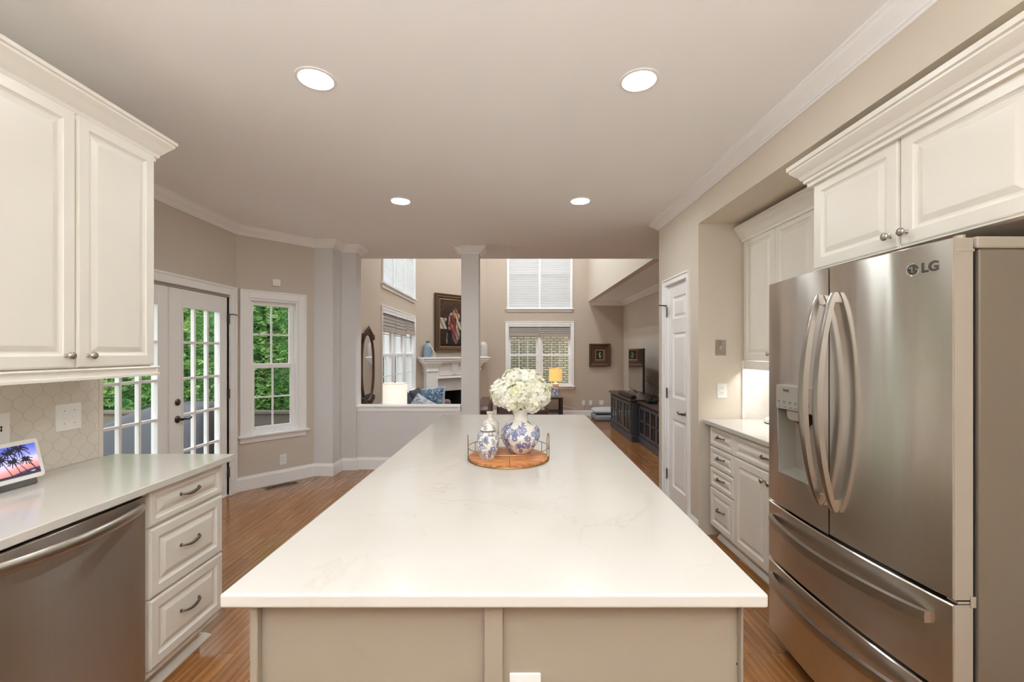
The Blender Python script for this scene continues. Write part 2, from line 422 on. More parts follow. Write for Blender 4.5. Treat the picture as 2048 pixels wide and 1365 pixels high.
struct(MB().box(-2.42, -2.10, 5.105, 5.25, 0, CZ), 'wall_return', m_halfwall, bevel=.006)
PX0, PX1 = -2.30, -1.917
struct(MB().box(-2.34, -2.09, 5.24, 5.40, 0, CZ).box(-2.34, PX1, 5.357, 5.535, LV, CZ), 'wall_pillar', m_halfwall)
# half wall with its ledge, and the column
hw = MB().box(PX1, -.62, 5.395, 5.535, LV, .715)
struct(hw, 'wall_half', m_halfwall)
ld = MB(); ld.box(PX1 - .02, -.64, 5.375, 5.56, .765, .787).box(PX1, -.64, 5.388, 5.545, .715, .765)
struct(ld, 'trim_3', m_trim, bevel=.005)
struct(MB().box(-.632, -.41, 5.42, 5.62, LV, CZ), 'wall_column', m_halfwall, bevel=.004)
cap = sweep([(-.632, 5.42), (-.41, 5.42), (-.41, 5.62), (-.632, 5.62), (-.632, 5.42)], crown_prof(CZ), side=-1)
struct(cap, 'trim_4', m_trim)
# living room
LXW = -2.146
FLL = Frame((LXW, 0, 0), (1, 0, 0))
struct(wall_mb(FLL, 5.50, 9.75, LV, 5.3, .18, [(7.2, 9.55, .62, 2.17), (7.2, 9.55, 2.60, 4.4)]), 'wall_living_left', m_wall_liv)
FF = Frame((LXW, 9.747, 0), (1, -1, 0))
struct(wall_mb(FF, 0, 2.14, LV, 5.3, .15, [(.70, 1.28, LV, .53)]), 'wall_fireplace', m_wall_liv)
YF = 11.26
FFar = Frame((0, YF, 0), (0, -1, 0))
FU0, FU1 = -.10, 1.53
struct(wall_mb(FFar, -.75, 3.0, LV, 5.3, .18, [(FU0, FU1, .57, 2.16), (FU0, FU1, 2.57, 4.4)]), 'wall_far', m_wall_liv)
FR = Frame((2.88, 0, 0), (-1, 0, 0))
struct(wall_mb(FR, -11.4, -4.3, LV, CZ, .12), 'wall_right_living', m_wall)
struct(MB().box(1.975, 2.1, 6.1, YF, CZ - .004, 5.3), 'wall_upper_right', m_wall_r)
struct(MB().box(-2.3, 2.1, 5.98, 6.1, CZ + .01, 5.3), 'wall_upper_near', m_wall_liv)
struct(MB().box(1.99, 2.88, 5.62, 5.74, 0 + LV, CZ), 'wall_hall', m_wall)
# pantry block and right wall of the kitchen with its dropped soffit
FPN = Frame((XR, 0, 0), (-1, 0, 0))
struct(wall_mb(FPN, -4.39, -3.46, 0, CZ, .1, [(-4.17, -3.665, 0, 2.08)]), 'wall_pantry', m_wall_r)
struct(MB().box(XR + .1, XRB + .1, 3.46, 3.54, 0, CZ).box(XR + .1, 2.9, 4.31, 4.39, 0, CZ), 'wall_pantry_end', m_wall_r)
struct(MB().box(XRB, XRB + .1, -3.3, 3.46, 0, CZ), 'wall_right', m_wall_r)
struct(MB().box(XR, XRB, -3.3, 3.46, 2.47, CZ - .001), 'ceiling_soffit', m_wall_r)
# crown, baseboards
struct(sweep([(NX, 2.24), (NX, 4.51), (-2.318, 5.105), (-2.10, 5.105), (-2.085, 5.357), (PX1, 5.357), (PX1, 5.535), (-2.1, 5.535)], crown_prof(CZ), side=-1), 'trim_5', m_trim)
struct(sweep([(XR, -3.3), (XR, 4.39), (2.8, 4.39)], crown_prof(CZ), side=1), 'trim_6', m_trim)
struct(sweep([(2.88, 5.62), (1.99, 5.62), (1.99, 5.74), (2.88, 5.74)], crown_prof(CZ), side=-1), 'trim_7', m_trim)
struct(sweep([(2.02, YF), (2.88, YF), (2.88, 5.8)], crown_prof(CZ, .11, .1), side=-1), 'trim_8', m_trim)
struct(sweep([(NX, 4.47), (NX, 4.51), (-2.318, 5.105), (-2.10, 5.105), (-2.085, 5.357), (PX1, 5.357), (PX1, 5.395), (-.632, 5.395)], base_prof(0, .145), side=-1), 'baseboard_bay', m_trim)
struct(sweep([(XR, 3.46), (XR, 3.61)], base_prof(0, .11), side=1), 'baseboard_right', m_trim)
struct(sweep([(LXW, 5.55), (LXW, 9.747), (-2.0, 9.893)], base_prof(LV, .14), side=-1), 'baseboard_living', m_trim)
struct(sweep([(-.63, YF), (2.88, YF), (2.88, 5.8)], base_prof(LV, .14), side=-1), 'baseboard_far', m_trim)
# ------------------------------------------------------------------ windows
def sash(mb, F, u0, u1, v0, v1, w0, w1, st, cols, rows, mt=.016):
    ringbox(mb, F, u0, u1, v0, v1, st, w0, w1)
    a0, a1, b0, b1 = u0 + st, u1 - st, v0 + st, v1 - st
    for i in range(1, cols):
        c = a0 + (a1 - a0) * i / cols; mb.box(c - mt / 2, c + mt / 2, b0, b1, w0 + .006, w1 - .006, F)
    for i in range(1, rows):
        c = b0 + (b1 - b0) * i / rows; mb.box(a0, a1, c - mt / 2, c + mt / 2, w0 + .008, w1 - .008, F)
    return (a0, a1, b0, b1)
def window(name, F, u0, u1, v0, v1, th, units, cols, rows, casing=.075, sill=True, mullion=.06, mid=.5, apron=True):
    root = empty(name, F((u0 + u1) / 2, v0, 0), kind='structure')
    fr = MB(); ringbox(fr, F, u0 - casing, u1 + casing, v0, v1 + casing, casing, 0.0, .02, wb=0)
    ringbox(fr, F, u0 - casing, u1 + casing, v0, v1 + casing, .018, .02, .03, wb=0)
    ringbox(fr, F, u0, u1, v0, v1, .022, -th, .004)
    fr.build('window_frame', m_trim, root, bevel=.003)
    un = (u1 - u0 - .044 - mullion * (units - 1)) / units
    for k in range(units):
        a = u0 + .022 + k * (un + mullion); b = a + un
        if k:
            MB().box(a - mullion, a, v0 + .022, v1 - .022, -th, -.005, F).build('mullion', m_trim, root, bevel=.003)
        vm = v0 + (v1 - v0) * mid
        up = MB(); g1 = sash(up, F, a, b, vm - .02, v1 - .022, -.105, -.07, .045, cols, rows)
        s1 = up.build('sash', m_trim, root, bevel=.002)
        lo = MB(); g2 = sash(lo, F, a, b, v0 + .022, vm + .02, -.068, -.033, .045, cols, rows)
        s2 = lo.build('sash', m_trim, root, bevel=.002)
        MB().box(g1[0], g1[1], g1[2], g1[3], -.09, -.086, F).build('pane', m_glass, s1)
        MB().box(g2[0], g2[1], g2[2], g2[3], -.053, -.049, F).build('pane', m_glass, s2)
    if sill:
        sl = MB().box(u0 - casing - .025, u1 + casing + .025, v0 - .025, v0, -.06, .06, F)
        sl.build('window_sill', m_trim, root, bevel=.006)
        if apron: MB().box(u0 - casing, u1 + casing, v0 - .085, v0 - .025, 0, .018, F).build('apron', m_trim, root, bevel=.004)
    return root
window('window_1', FW, wu0, wu1, wv0, wv1, .15, 1, 2, 2, casing=.085)
window('window_2', FLL, 7.2, 9.55, .62, 2.17, .18, 3, 2, 2, casing=.06, mullion=.10)
window('window_3', FLL, 7.2, 9.55, 2.60, 4.4, .18, 3, 1, 1, casing=.03, mullion=.10)
window('window_4', FFar, FU0, FU1, .57, 2.16, .18, 2, 3, 2, casing=.07, mullion=.09)
window('window_5', FFar, FU0, FU1, 2.57, 4.4, .18, 2, 1, 1, casing=.03, mullion=.05)
window('window_6', FB, -1.5, 1.5, .95, 2.3, .12, 3, 1, 1, casing=.08)
# ------------------------------------------------------------------ french doors
def lever(F, u, v, w, mat, par, d=1, L=.1, name='lever_handle'):
    h = MB().lathe([(.001, 0), (.03, 0), (.031, .006), (.024, .012), (.012, .016), (.011, .045), (.001, .047)], (u, v, w), 20, F)
    pts = [F(u, v, w + .045), F(u + d * .02, v + .003, w + .05), F(u + d * .045, v - .004, w + .05), F(u + d * .075, v - .006, w + .048), F(u + d * L, v + .006, w + .046)]
    h.tube(pts, [.011, .010, .008, .008, .009], 10)
    return h.build(name, mat, par, smooth=True)
def hinge(F, u, v, w, par, name='hinge'):
    h = MB().box(u - .012, u + .012, v - .045, v + .045, w, w + .004, F)
    h.lathe([(.006, -.05), (.006, .05)], (0, 0, 0), 10, lambda x, y, z: F(u + x, v + z, w + .006 + y))
    return h.build(name, m_pewter, par)
def french(name, u0, u1, gx0, gx1, hw_side):
    root = empty(name, FN((u0 + u1) / 2, 0, 0), kind='structure')
    mb = MB(); w0, w1 = -.055, -.012; v0, v1 = .015, 1.998; g0, g1 = .263, 1.853
    mb.box(u0, gx0, v0, v1, w0, w1, FN).box(gx1, u1, v0, v1, w0, w1, FN)
    mb.box(gx0, gx1, v0, g0, w0, w1, FN).box(gx0, gx1, g1, v1, w0, w1, FN)
    mb.build('slab', m_door, root, bevel=.003)
    m2 = MB(); ringbox(m2, FN, gx0, gx1, g0, g1, .014, w0 - .006, w1 + .006)
    for i in (1, 2):
        c = gx0 + (gx1 - gx0) * i / 3; m2.box(c - .011, c + .011, g0 + .014, g1 - .014, w0 + .004, w1 - .004, FN)
    for i in range(1, 5):
        c = g0 + (g1 - g0) * i / 5; m2.box(gx0 + .014, gx1 - .014, c - .011, c + .011, w0 + .006, w1 - .006, FN)
    m2.build('grille', m_door, root, bevel=.002)
    MB().box(gx0 + .005, gx1 - .005, g0 + .005, g1 - .005, -.036, -.031, FN).build('pane', m_glass, root)
    return root
d1 = french('door_1', 3.66, 4.388, 3.785, 4.285, 1)
d2 = french('door_2', 2.915, 3.652, 3.03, 3.535, -1)
MB().box(3.63, 3.675, .015, 1.99, -.012, .004, FN).build('astragal', m_door, d2, bevel=.004)
MB().lathe([(.001, 0), (.027, 0), (.029, .008), (.02, .016), (.001, .018)], (3.735, 1.02, -.012), 20, FN).build('deadbolt', m_bronze, d1, smooth=True)
lever(FN, 3.735, .873, -.012, m_bronze, d1)
for v in (1.78, 1.03, .24): hinge(FN, 4.392, v, 0.0, d1)
MB().tube([FN(4.392, 1.83, .01), FN(4.40, 1.83, .05), FN(4.42, 1.822, .075)], .005, 8).build('door_stop', m_bronze, d1, smooth=True)
tr = MB(); ringbox(tr, FN, DR[0] - .10, DR[1] + .085, 0, DR[2] + .105, .085, 0, .02, wb=0)
ringbox(tr, FN, DR[0] - .10, DR[1] + .085, 0, DR[2] + .105, .02, .02, .032, wb=0)
ringbox(tr, FN, DR[0] - .015, DR[1] + .012, 0, DR[2] + .015, .012, -.15, .0, wb=0)
tr.box(DR[0], DR[1], 0, .014, -.15, .0, FN)
struct(tr, 'trim_9', m_trim, bevel=.003)
# ------------------------------------------------------------------ pantry door
pd = empty('door_3', (XR, 3.92, 0), kind='structure')
pu0, pu1 = -4.165, -3.668
pm = MB(); pz = [(.2, .83), (1.03, 1.63), (1.757, 1.96)]
prof = [(0, 0), (.006, -.013), (.02, -.015), (.045, -.003), (.055, -.002)]
ps = .095; w = -.02
pm.box(pu0, pu0 + ps, .012, 2.072, w - .035, w, FPN).box(pu1 - ps, pu1, .012, 2.072, w - .035, w, FPN)
zz = [.012] + [z for p in pz for z in p] + [2.072]
for i in range(0, len(zz), 2): pm.box(pu0 + ps, pu1 - ps, zz[i], zz[i + 1], w - .035, w, FPN)
for a, b in pz: pm.panel(FPN, pu0 + ps, pu1 - ps, a, b, w, [(0.0, -.001)] + prof[1:], back=.034)
pm.build('slab', m_door, pd)
for v in (1.83, 1.06, .29): hinge(FPN, pu0 - .002, v, -.004, pd)
MB().tube([FPN(pu0, 1.89, .0), FPN(pu0 - .005, 1.895, .045), FPN(pu0 - .03, 1.90, .07)], .006, 8).build('door_stop', m_bronze, pd, smooth=True)
lever(FPN, pu1 - .06, .915, w, m_pewter, pd, d=-1)
MB().box(pu1 - .004, pu1, .875, .955, w - .03, w + .001, FPN).build('latch_plate', m_pewter, pd)
tr = MB(); ringbox(tr, FPN, pu0 - .062, pu1 + .057, 0, 2.135, .055, 0, .018, wb=0)
ringbox(tr, FPN, pu0 - .062, pu1 + .057, 0, 2.135, .014, .018, .028, wb=0)
ringbox(tr, FPN, pu0 - .005, pu1 + .003, 0, 2.08, .004, -.1, .0, wb=0)
struct(tr, 'trim_10', m_trim, bevel=.003)
# ------------------------------------------------------------------ outdoors
struct(MB().box(-9, -3.0, 1.5, 6.4, -.45, -.35), 'floor_deck', m_deck)
gr = MB().box(-14, 6, -8, 20, -1.6, -1.5)
struct(gr, 'floor_ground', M('lawn', '5f7a4a', .9, noise_amt=.3, nscale=3))
rl = empty('deck_railing', (-5.5, 6.3, -.35), 'weathered grey wooden railing along the deck edge outside the windows', 'railing')
MB().box(-9, -2.9, 6.24, 6.38, .56, .60).box(-9, -2.9, 6.28, 6.33, .38, .56).build('top_rail', m_deck, rl, bevel=.004)
MB().box(-9, -2.9, 6.29, 6.33, -.25, -.18).build('bottom_rail', m_deck, rl)
x = -8.9
while x < -2.95:
    MB().box(x, x + .038, 6.29, 6.33, -.18, .40).build('baluster', m_deck, rl); x += .14
for x in (-8.6, -6.7, -4.8, -3.0): MB().box(x - .045, x + .045, 6.24, 6.33, -.35, .56).build('post', m_deck, rl)
# covered grill
def drape(name, secs, mat, parent=None, **kw):
    """cloth hull from horizontal sections (z, x0, x1, y0, y1)"""
    rs = []
    for z, x0, x1, y0, y1 in secs:
        ring = []
        for t in range(48):
            a = 2 * math.pi * t / 48; ca, sa = math.cos(a), math.sin(a)
            px = math.copysign(abs(ca) ** .35, ca); py = math.copysign(abs(sa) ** .35, sa)
            wob = 1 + .025 * noise.noise(Vector((px * 3, py * 3, z * 2.2)))
            ring.append(Vector(((x0 + x1) / 2 + (x1 - x0) / 2 * px * wob, (y0 + y1) / 2 + (y1 - y0) / 2 * py * wob, z + .02 * noise.noise(Vector((px * 2, py * 2, z))))))
        rs.append(ring)
    return MB().rings(rs).build(name, mat, parent, smooth=True, angle=60, **kw)
tag(drape('grill_cover', [(-.34, -4.6, -3.06, 4.25, 4.95), (0, -4.6, -3.05, 4.24, 4.96), (.35, -4.58, -3.04, 4.24, 4.96), (.55, -4.5, -3.05, 4.27, 4.93), (.68, -4.2, -3.06, 4.3, 4.9), (.80, -3.95, -3.08, 4.34, 4.88), (.88, -3.72, -3.1, 4.42, 4.82), (.915, -3.5, -3.16, 4.5, 4.74)], m_cover),
    'grey fabric cover draped over a grill on the deck outside the french doors', 'grill cover')
# evergreen trees
def tree_meshes(h, r, n, seed):
    rnd = random.Random(seed); f = MB()
    for i in range(n):
        z = h * (rnd.random() ** 1.15); rr = r * (1 - (z / h) ** 1.7) * (.93 + .12 * rnd.random()) + .03
        a = rnd.random() * 2 * math.pi; rr *= 1 + .13 * math.sin(a * 5 + z * 3) + .08 * math.sin(z * 9 + a * 3)
        c = Vector((rr * math.cos(a), rr * math.sin(a), z)); out = Vector((math.cos(a), math.sin(a), 0))
        s_ = .05 + .06 * rnd.random(); d = (out * (.7 + rnd.random() * .6) + Vector((rnd.uniform(-.6, .6), rnd.uniform(-.6, .6), rnd.uniform(-.2, 1.0)))).normalized()
        sd = d.cross(Vector((rnd.uniform(-1, 1), rnd.uniform(-1, 1), 1))).normalized()
        up = sd.cross(d)
        for k in (-1, 0, 1):
            e = (d + sd * k * .6).normalized(); q = e.cross(up).normalized() * s_ * .16
            b0 = c + d * s_ * .1 * abs(k)
            f.add([b0, b0 + e * s_ * .6 + q, b0 + e * s_ * 1.3 - up * s_ * .2, b0 + e * s_ * .6 - q], [(0, 1, 2, 3)])
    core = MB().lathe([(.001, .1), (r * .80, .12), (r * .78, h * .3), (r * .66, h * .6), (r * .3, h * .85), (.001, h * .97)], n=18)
    trunk = MB().lathe([(.09, -.4), (.06, h * .5), (.01, h * .9)], n=8)
    return f, core, trunk
TR = []
def first_tree(name, h, r, n, seed, loc, label):
    f, c, t = tree_meshes(h, r, n, seed); root = empty(name, (0, 0, 0), label, 'tree', 'evergreens behind the deck')
    f.build('foliage', m_leaf, root); c.build('shade_core', m_core, root, smooth=True); t.build('trunk', m_bark, root, smooth=True)
    root.location = loc; ORG[root.name] = Vector(loc); return root
spots = [(-4.3, 9.0), (-3.4, 12.2), (-3.75, 10.6), (-5.4, 8.3), (-6.5, 8.2), (-7.6, 7.9), (-8.7, 7.8), (-9.8, 7.2), (-10.6, 5.9), (-11.0, 4.4), (-4.6, 11.0), (-11.2, 2.8), (-5.9, 10.1), (-7.0, 10.0)]
where = 'tall evergreen tree seen through the french doors and the bay window behind the deck'
ta = first_tree('evergreen_tree', 6.2, 1.0, 17000, 3, (*spots[0], -1.5), where)
tb = first_tree('evergreen_tree', 6.0, .95, 16000, 8, (*spots[1], -1.5), where)
for i, s_ in enumerate(spots[2:]):
    src = ta if i % 2 == 0 else tb
    c = copy_tree(src, Vector((*s_, -1.5)) - src.location, where); c.rotation_euler.z = i * 1.3; k = .9 + .25 * ((i * 7) % 5) / 5; c.scale = (k, k, k)
# neighbour's brick wall beyond the far window, pale sided house beyond the left one
tag(MB().box(-2.5, 5.0, 14.2, 14.4, -1.5, 6.5).build('brick_house', m_brick), 'neighbouring house with a tan brick wall right outside the far living room window', 'house')
# ------------------------------------------------------------------ recessed lights
def downlight(x, y, z, mat, label, grp, r=.075):
    root = empty('recessed_light', (x, y, z), label, 'ceiling light', grp)
    MB().lathe([(r + .018, 0), (r + .018, -.004), (r + .004, -.006), (r, -.001), (r, 0)], (x, y, z), 32).build('trim_ring', m_white_pl, root, smooth=True)
    MB().lathe([(.001, -.002), (r, -.002), (r, 0)], (x, y, z), 32, cap=False).build('lens', mat, root)
    return root
g = 'recessed ceiling lights in the kitchen'
downlight(-.935, 2.079, CZ, m_can, 'lit recessed ceiling light at upper left, nearer and larger than the one behind it', g)
downlight(.609, 2.09, CZ, m_can, 'lit recessed ceiling light at upper right, near the crown moulding and the fridge cabinet', g)
downlight(-.9615, 3.76, CZ, m_canf, 'small far lit recessed ceiling light on the left, in front of the column', g)
downlight(.588, 3.76, CZ, m_canf, 'small far lit recessed ceiling light on the right, toward the living room opening', g)
for x in (-.95, .6):  # out of view: front pair inferred from the island overhang's shadow, rear pair added
    for y in (.3, -1.5): downlight(x, y, CZ, m_can, 'unseen lit recessed ceiling light in the kitchen', g)
for x, y in ((-1.0, 7.6), (1.0, 7.6), (-.4, 9.6), (1.2, 9.6)):  # added above the view to brighten the living room
    downlight(x, y, 5.3, m_canl, 'added unseen recessed light high in the living room ceiling', 'added recessed lights high in the living room', .1)
for x in (-.9, 0, .9):  # added uplights, out of view, bouncing light off the ceiling
    gp = empty('fill_uplight', (x, -.75, 2.0), 'added metal bowl uplight, unseen behind the camera, brightening the kitchen ceiling', 'fill light', 'added bowl uplights behind the camera')
    MB().lathe([(.001, -.10), (.09, -.09), (.17, -.05), (.21, .0), (.205, .0), (.16, -.04), (.001, -.07)], (x, -.75, 2.0), 32).build('bowl', m_nickel, gp, smooth=True)
    MB().lathe([(.001, -.02), (.185, -.02)], (x, -.75, 2.0), 32, cap=False).build('diffuser', m_fill_up, gp)
    MB().tube([(x, -.75, 1.98), (x, -.75, CZ)], .006, 8).lathe([(.05, -.02), (.05, 0)], (x, -.75, CZ), 20).build('fill_uplight_rod', m_nickel, gp)
# ------------------------------------------------------------------ cabinet fronts and hardware
RP = lambda st: [(0, .012), (.003, .018), (.008, .020), (st - .008, .020), (st - .004, .016), (st + .004, .012), (st + .010, .0115), (st + .03, .0185), (st + .034, .019)]
def knob(F, u, v, w, par, mat=None):
    return MB().lathe([(.001, 0), (.008, 0), (.0075, .002), (.0045, .006), (.0045, .014), (.009, .017), (.0145, .022), (.0155, .027), (.0125, .032), (.010, .033), (.0095, .0315), (.006, .034), (.001, .035)], (u, v, w), 20, F).build('knob', mat or m_nickel, par, smooth=True)
def pull(F, u, v, w, par, L=.11):
    pts = []; rad = []
    for i in range(13):
        t = i / 12; a = (t - .5) * L
        pts.append(F(u + a, v - .004 * math.sin(t * 2 * math.pi), w + .004 + .024 * math.sin(math.pi * min(1, max(0, t))) ** .55)); rad.append(.0035 + .0035 * math.sin(math.pi * t))
    mb = MB().tube(pts, rad, 10)
    for a in (-.5, .5): mb.lathe([(.001, 0), (.0075, 0), (.007, .004), (.0045, .006)], (u + a * L, v, w), 14, F)
    return mb.build('handle', m_pewter, par, smooth=True)
def front(F, u0, u1, v0, v1, par, name='door', st=.055, w0=0, mat=None):
    return MB().panel(F, u0 + .0015, u1 - .0015, v0 + .0015, v1 - .0015, w0, RP(st)).build(name, mat or m_cab, par)
# left wall cabinets (u = +Y)
XU = -1.76
FU_ = Frame((XU, 0, 0), (1, 0, 0))
cab = empty('wall_cabinet', (-1.9, 1.74, 1.385), 'off-white two-door wall cabinet with crown, hung above the smart display and left counter', 'cabinet', 'wall cabinets')
MB().box(.97, 2.128, 1.385, 2.43, XL + .003 - XU, -.001, FU_).build('cabinet_body', m_cabside, cab, bevel=.002)
for a, b in ((1.745, 2.126), (1.357, 1.742), (.972, 1.354)):
    d = front(FU_, a, b, 1.387, 2.412, cab)
    knob(FU_, {1.745: 1.79, 1.357: 1.70, .972: 1.31}[a], 1.437, .02, d)
cp = [(0, 2.41), (0, 2.385), (.012, 2.385), (.012, 2.40), (.02, 2.405), (.024, 2.42), (.034, 2.432), (.05, 2.455), (.066, 2.475), (.066, 2.484), (.074, 2.488), (.074, 2.503), (-.02, 2.503)]
sweep([(XU + .0, .9), (XU + .0, 2.128), (XL + .003, 2.128)], cp, side=-1).build('crown_moulding', m_cab, cab)
sweep([(XU + .0, .9), (XU + .0, 2.128), (XL + .003, 2.128)], [(0, 1.384), (.02, 1.384), (.024, 1.378), (.014, 1.37), (.016, 1.352), (.024, 1.348), (.024, 1.338), (0, 1.338)], side=-1).build('light_rail', m_cab, cab)
MB().box(.95, 2.1, 1.375, 1.384, .02, .045, Frame((XL, 0, 0), (1, 0, 0))).build('under_cabinet_light', m_white_pl, cab)
# left base run
XF = -1.50
FB_ = Frame((XF, 0, 0), (1, 0, 0))
bc = empty('base_cabinet', (-1.8, 2.0, 0), 'off-white drawer base cabinet with three raised-panel drawers, right of the dishwasher', 'cabinet', 'base cabinets')
MB().box(1.762, 2.232, .105, .886, -.585, -.001, FB_).box(1.762, 2.20, .0, .105, -.585, -.075, FB_).build('cabinet_body', m_cab, bc, bevel=.0015)
sweep([(XF - .075, 1.765), (XF - .075, 2.20), (XL + .01, 2.20)], [(0, 0), (.035, 0), (.033, .008), (.02, .022), (.012, .03), (0, .03)], side=-1).build('toe_moulding', m_cab, bc)
for a, b, st in ((.731, .882, .035), (.434, .722, .05), (.140, .428, .05)):
    d = front(FB_, 1.783, 2.232, a, b, bc, 'drawer', st); pull(FB_, 2.005, (a + b) / 2 + .01, .0195, d)
dw = empty('dishwasher', (-1.8, 1.45, 0), 'stainless steel dishwasher with bowed bar handle under the left counter', 'dishwasher')
FD = Frame((XF + .004, 0, 0), (1, 0, 0))
mb = MB(); N = 16; prof2 = []
for i in range(N + 1):
    t = i / N; prof2.append((1.157 + t * .597, .022 + .012 * math.sin(math.pi * t) ** .6))
rs = [[FD(u, z, w) for u, w in prof2] + [FD(u, z, 0) for u, w in prof2[::-1]] for z in (.115, .872)]
mb.rings(rs).build('door_panel', m_steel_d, dw, smooth=True, bevel=.003)
MB().box(1.16, 1.752, .01, .88, -.55, -.002, FD).box(1.16, 1.752, .874, .884, -.01, .008, FD).build('tub', m_black, dw)
pts = []; 
for i in range(25):
    t = i / 24; pts.append(FD(1.19 + t * .53, .838, .034 + .058 * math.sin(math.pi * t) ** .8))
MB().tube(pts, .014, 12, flat=(.012, .019)).build('handle', m_handle, dw, smooth=True)
nearc = empty('base_cabinet', (-1.8, .5, 0), 'off-white base cabinet left of the dishwasher, beside the camera', 'cabinet', 'base cabinets')
MB().box(-1.0, 1.152, .105, .886, -.585, -.001, FB_).box(-1.0, 1.152, 0, .105, -.585, -.075, FB_).build('cabinet_body', m_cab, nearc)
for a, b in ((.73, 1.15), (.30, .72)): d = front(FB_, a, b, .14, .88, nearc); knob(FB_, b - .05, .8, .02, d)
ct = MB().box(XL + .009, -1.448, -1.2, 2.278, .888, .920)
tag(ct.build('countertop', m_quartz, bevel=.004, seg=3), 'long white quartz countertop above the dishwasher on the left', 'countertop', 'countertops')
# smart display
sd = empty('smart_display', (-1.93, 1.67, .92), 'smart display showing palm trees at sunset, standing on the left counter', 'smart display')
th = math.atan2(.035, .145); n_ = Vector((math.cos(th), 0, math.sin(th)))
class TF:
    def __init__(s, o): s.o = Vector(o); s.n = n_; s.u = Vector((0, 1, 0)); s.v = s.n.cross(s.u)
    def __call__(s, u, v, w): return s.o + s.u * u + s.v * v + s.n * w
TD = TF((-1.925, 1.55, .945))
def rrect(u0, u1, v0, v1, r, n=6):
    o = []
    for cx, cy, a0 in ((u1 - r, v1 - r, 0), (u0 + r, v1 - r, 90), (u0 + r, v0 + r, 180), (u1 - r, v0 + r, 270)):
        for i in range(n + 1):
            a = math.radians(a0 + 90 * i / n); o.append((cx + r * math.cos(a), cy + r * math.sin(a)))
    return o
def slab(F, u0, u1, v0, v1, w0, w1, r, e=.002):
    mb = MB(); rs = []
    for ins, w_ in ((e, w0), (0, w0 + e), (0, w1 - e), (e, w1)):
        rs.append([F(a, b, w_) for a, b in rrect(u0 + ins, u1 - ins, v0 + ins, v1 - ins, max(.0005, r - ins))])
    return mb.rings(rs)
slab(TD, 0, .252, 0, .158, -.012, 0, .014).build('bezel', m_white_pl, sd, smooth=True)
def grid_picture(F, u0, u1, v0, v1, w, nu, nv, fn, name, mat, par):
    U, V = np.meshgrid(np.linspace(0, 1, nu), np.linspace(0, 1, nv)); C = fn(U, V)
    mb = MB(); mb.v = [tuple(F(u0 + (u1 - u0) * U[j, i], v0 + (v1 - v0) * V[j, i], w)) for j in range(nv) for i in range(nu)]
    mb.f = [(j * nu + i, j * nu + i + 1, (j + 1) * nu + i + 1, (j + 1) * nu + i) for j in range(nv - 1) for i in range(nu - 1)]
    Cl = np.where(C <= .04045, C / 12.92, ((C + .055) / 1.055) ** 2.4)
    mb.c = np.concatenate([Cl.reshape(-1, 3), np.ones((nu * nv, 1))], 1)
    return mb.build(name, mat, par)
def hexc(h): return np.array([int(h[i:i + 2], 16) / 255 for i in (0, 2, 4)])
def grad(V, stops):
    out = np.zeros(V.shape + (3,))
    for k in range(3): out[..., k] = np.interp(V, [s[0] for s in stops], [hexc(s[1])[k] for s in stops])
    return out
def paintc(C, mask, col): C[mask] = hexc(col) if isinstance(col, str) else col
def seg_d(U, V, a, b, asp=1.0):
    ax, ay, bx_, by_ = a[0] * asp, a[1], b[0] * asp, b[1]; X = U * asp
    t = np.clip(((X - ax) * (bx_ - ax) + (V - ay) * (by_ - ay)) / ((bx_ - ax) ** 2 + (by_ - ay) ** 2 + 1e-9), 0, 1)
    return np.hypot(X - ax - t * (bx_ - ax), V - ay - t * (by_ - ay))
def palms(U, V):
    C = grad(V + .08 * np.sin(U * 5) * (V < .6), [(0, '40384a'), (.10, '4a3f55'), (.13, 'c07a80'), (.25, 'e2938e'), (.36, 'dcb6c6'), (.5, 'c3c4e8'), (.72, '8d90dc'), (1, '4f5fc4')])
    asp = 1.6
    def palm(bx0, tx, ty, r, s):
        rnd = random.Random(s); paintc(C, seg_d(U, V, (bx0, 0), (tx, ty), asp) < .006 + .006 * (1 - V), '2b2733')
        for k in range(13):
            a = 2 * math.pi * k / 13 + rnd.random() * .4; rr = r * (.8 + .4 * rnd.random())
            m = (tx + rr / asp * math.cos(a) * .55, ty + rr * math.sin(a) * .45 + r * .12); e = (tx + rr / asp * math.cos(a), ty + rr * math.sin(a) * .8 - r * .18)
            paintc(C, seg_d(U, V, (tx, ty), m, asp) < .02, '2b2935'); paintc(C, seg_d(U, V, m, e, asp) < .012, '2b2935')
    palm(.30, .08, .66, .2, 1); palm(.56, .42, .62, .2, 2); palm(.83, .55, .80, .25, 3); palm(.98, .72, .88, .3, 4); palm(.70, .60, .5, .16, 5); palm(1.0, .80, .5, .16, 6); palm(.16, .12, .6, .12, 9)
    paintc(C, V < .08, '3d3742'); paintc(C, ((U - .88) / .04) ** 2 + ((V - .1) / .012) ** 2 < 1, 'e8e8ee')
    return C
grid_picture(TD, .016, .236, .018, .140, .0012, 220, 130, palms, 'screen', m_screen, sd)
mb = MB(); rs = []
for i in range(9):
    t = i / 8; z = .921 + t * .030
    rs.append([Vector((x, y, z)) for x, y in [(-1.922 - t * .006, 1.585), (-1.922 - t * .006, 1.765), (-1.94 - t * .01, 1.785), (-2.0 + t * .04, 1.775), (-2.01 + t * .04, 1.575), (-1.94 - t * .01, 1.565)]])
mb.rings(rs).build('fabric_base', fabric('grey_speaker_fabric', '5f5c5a'), sd, bevel=.006)
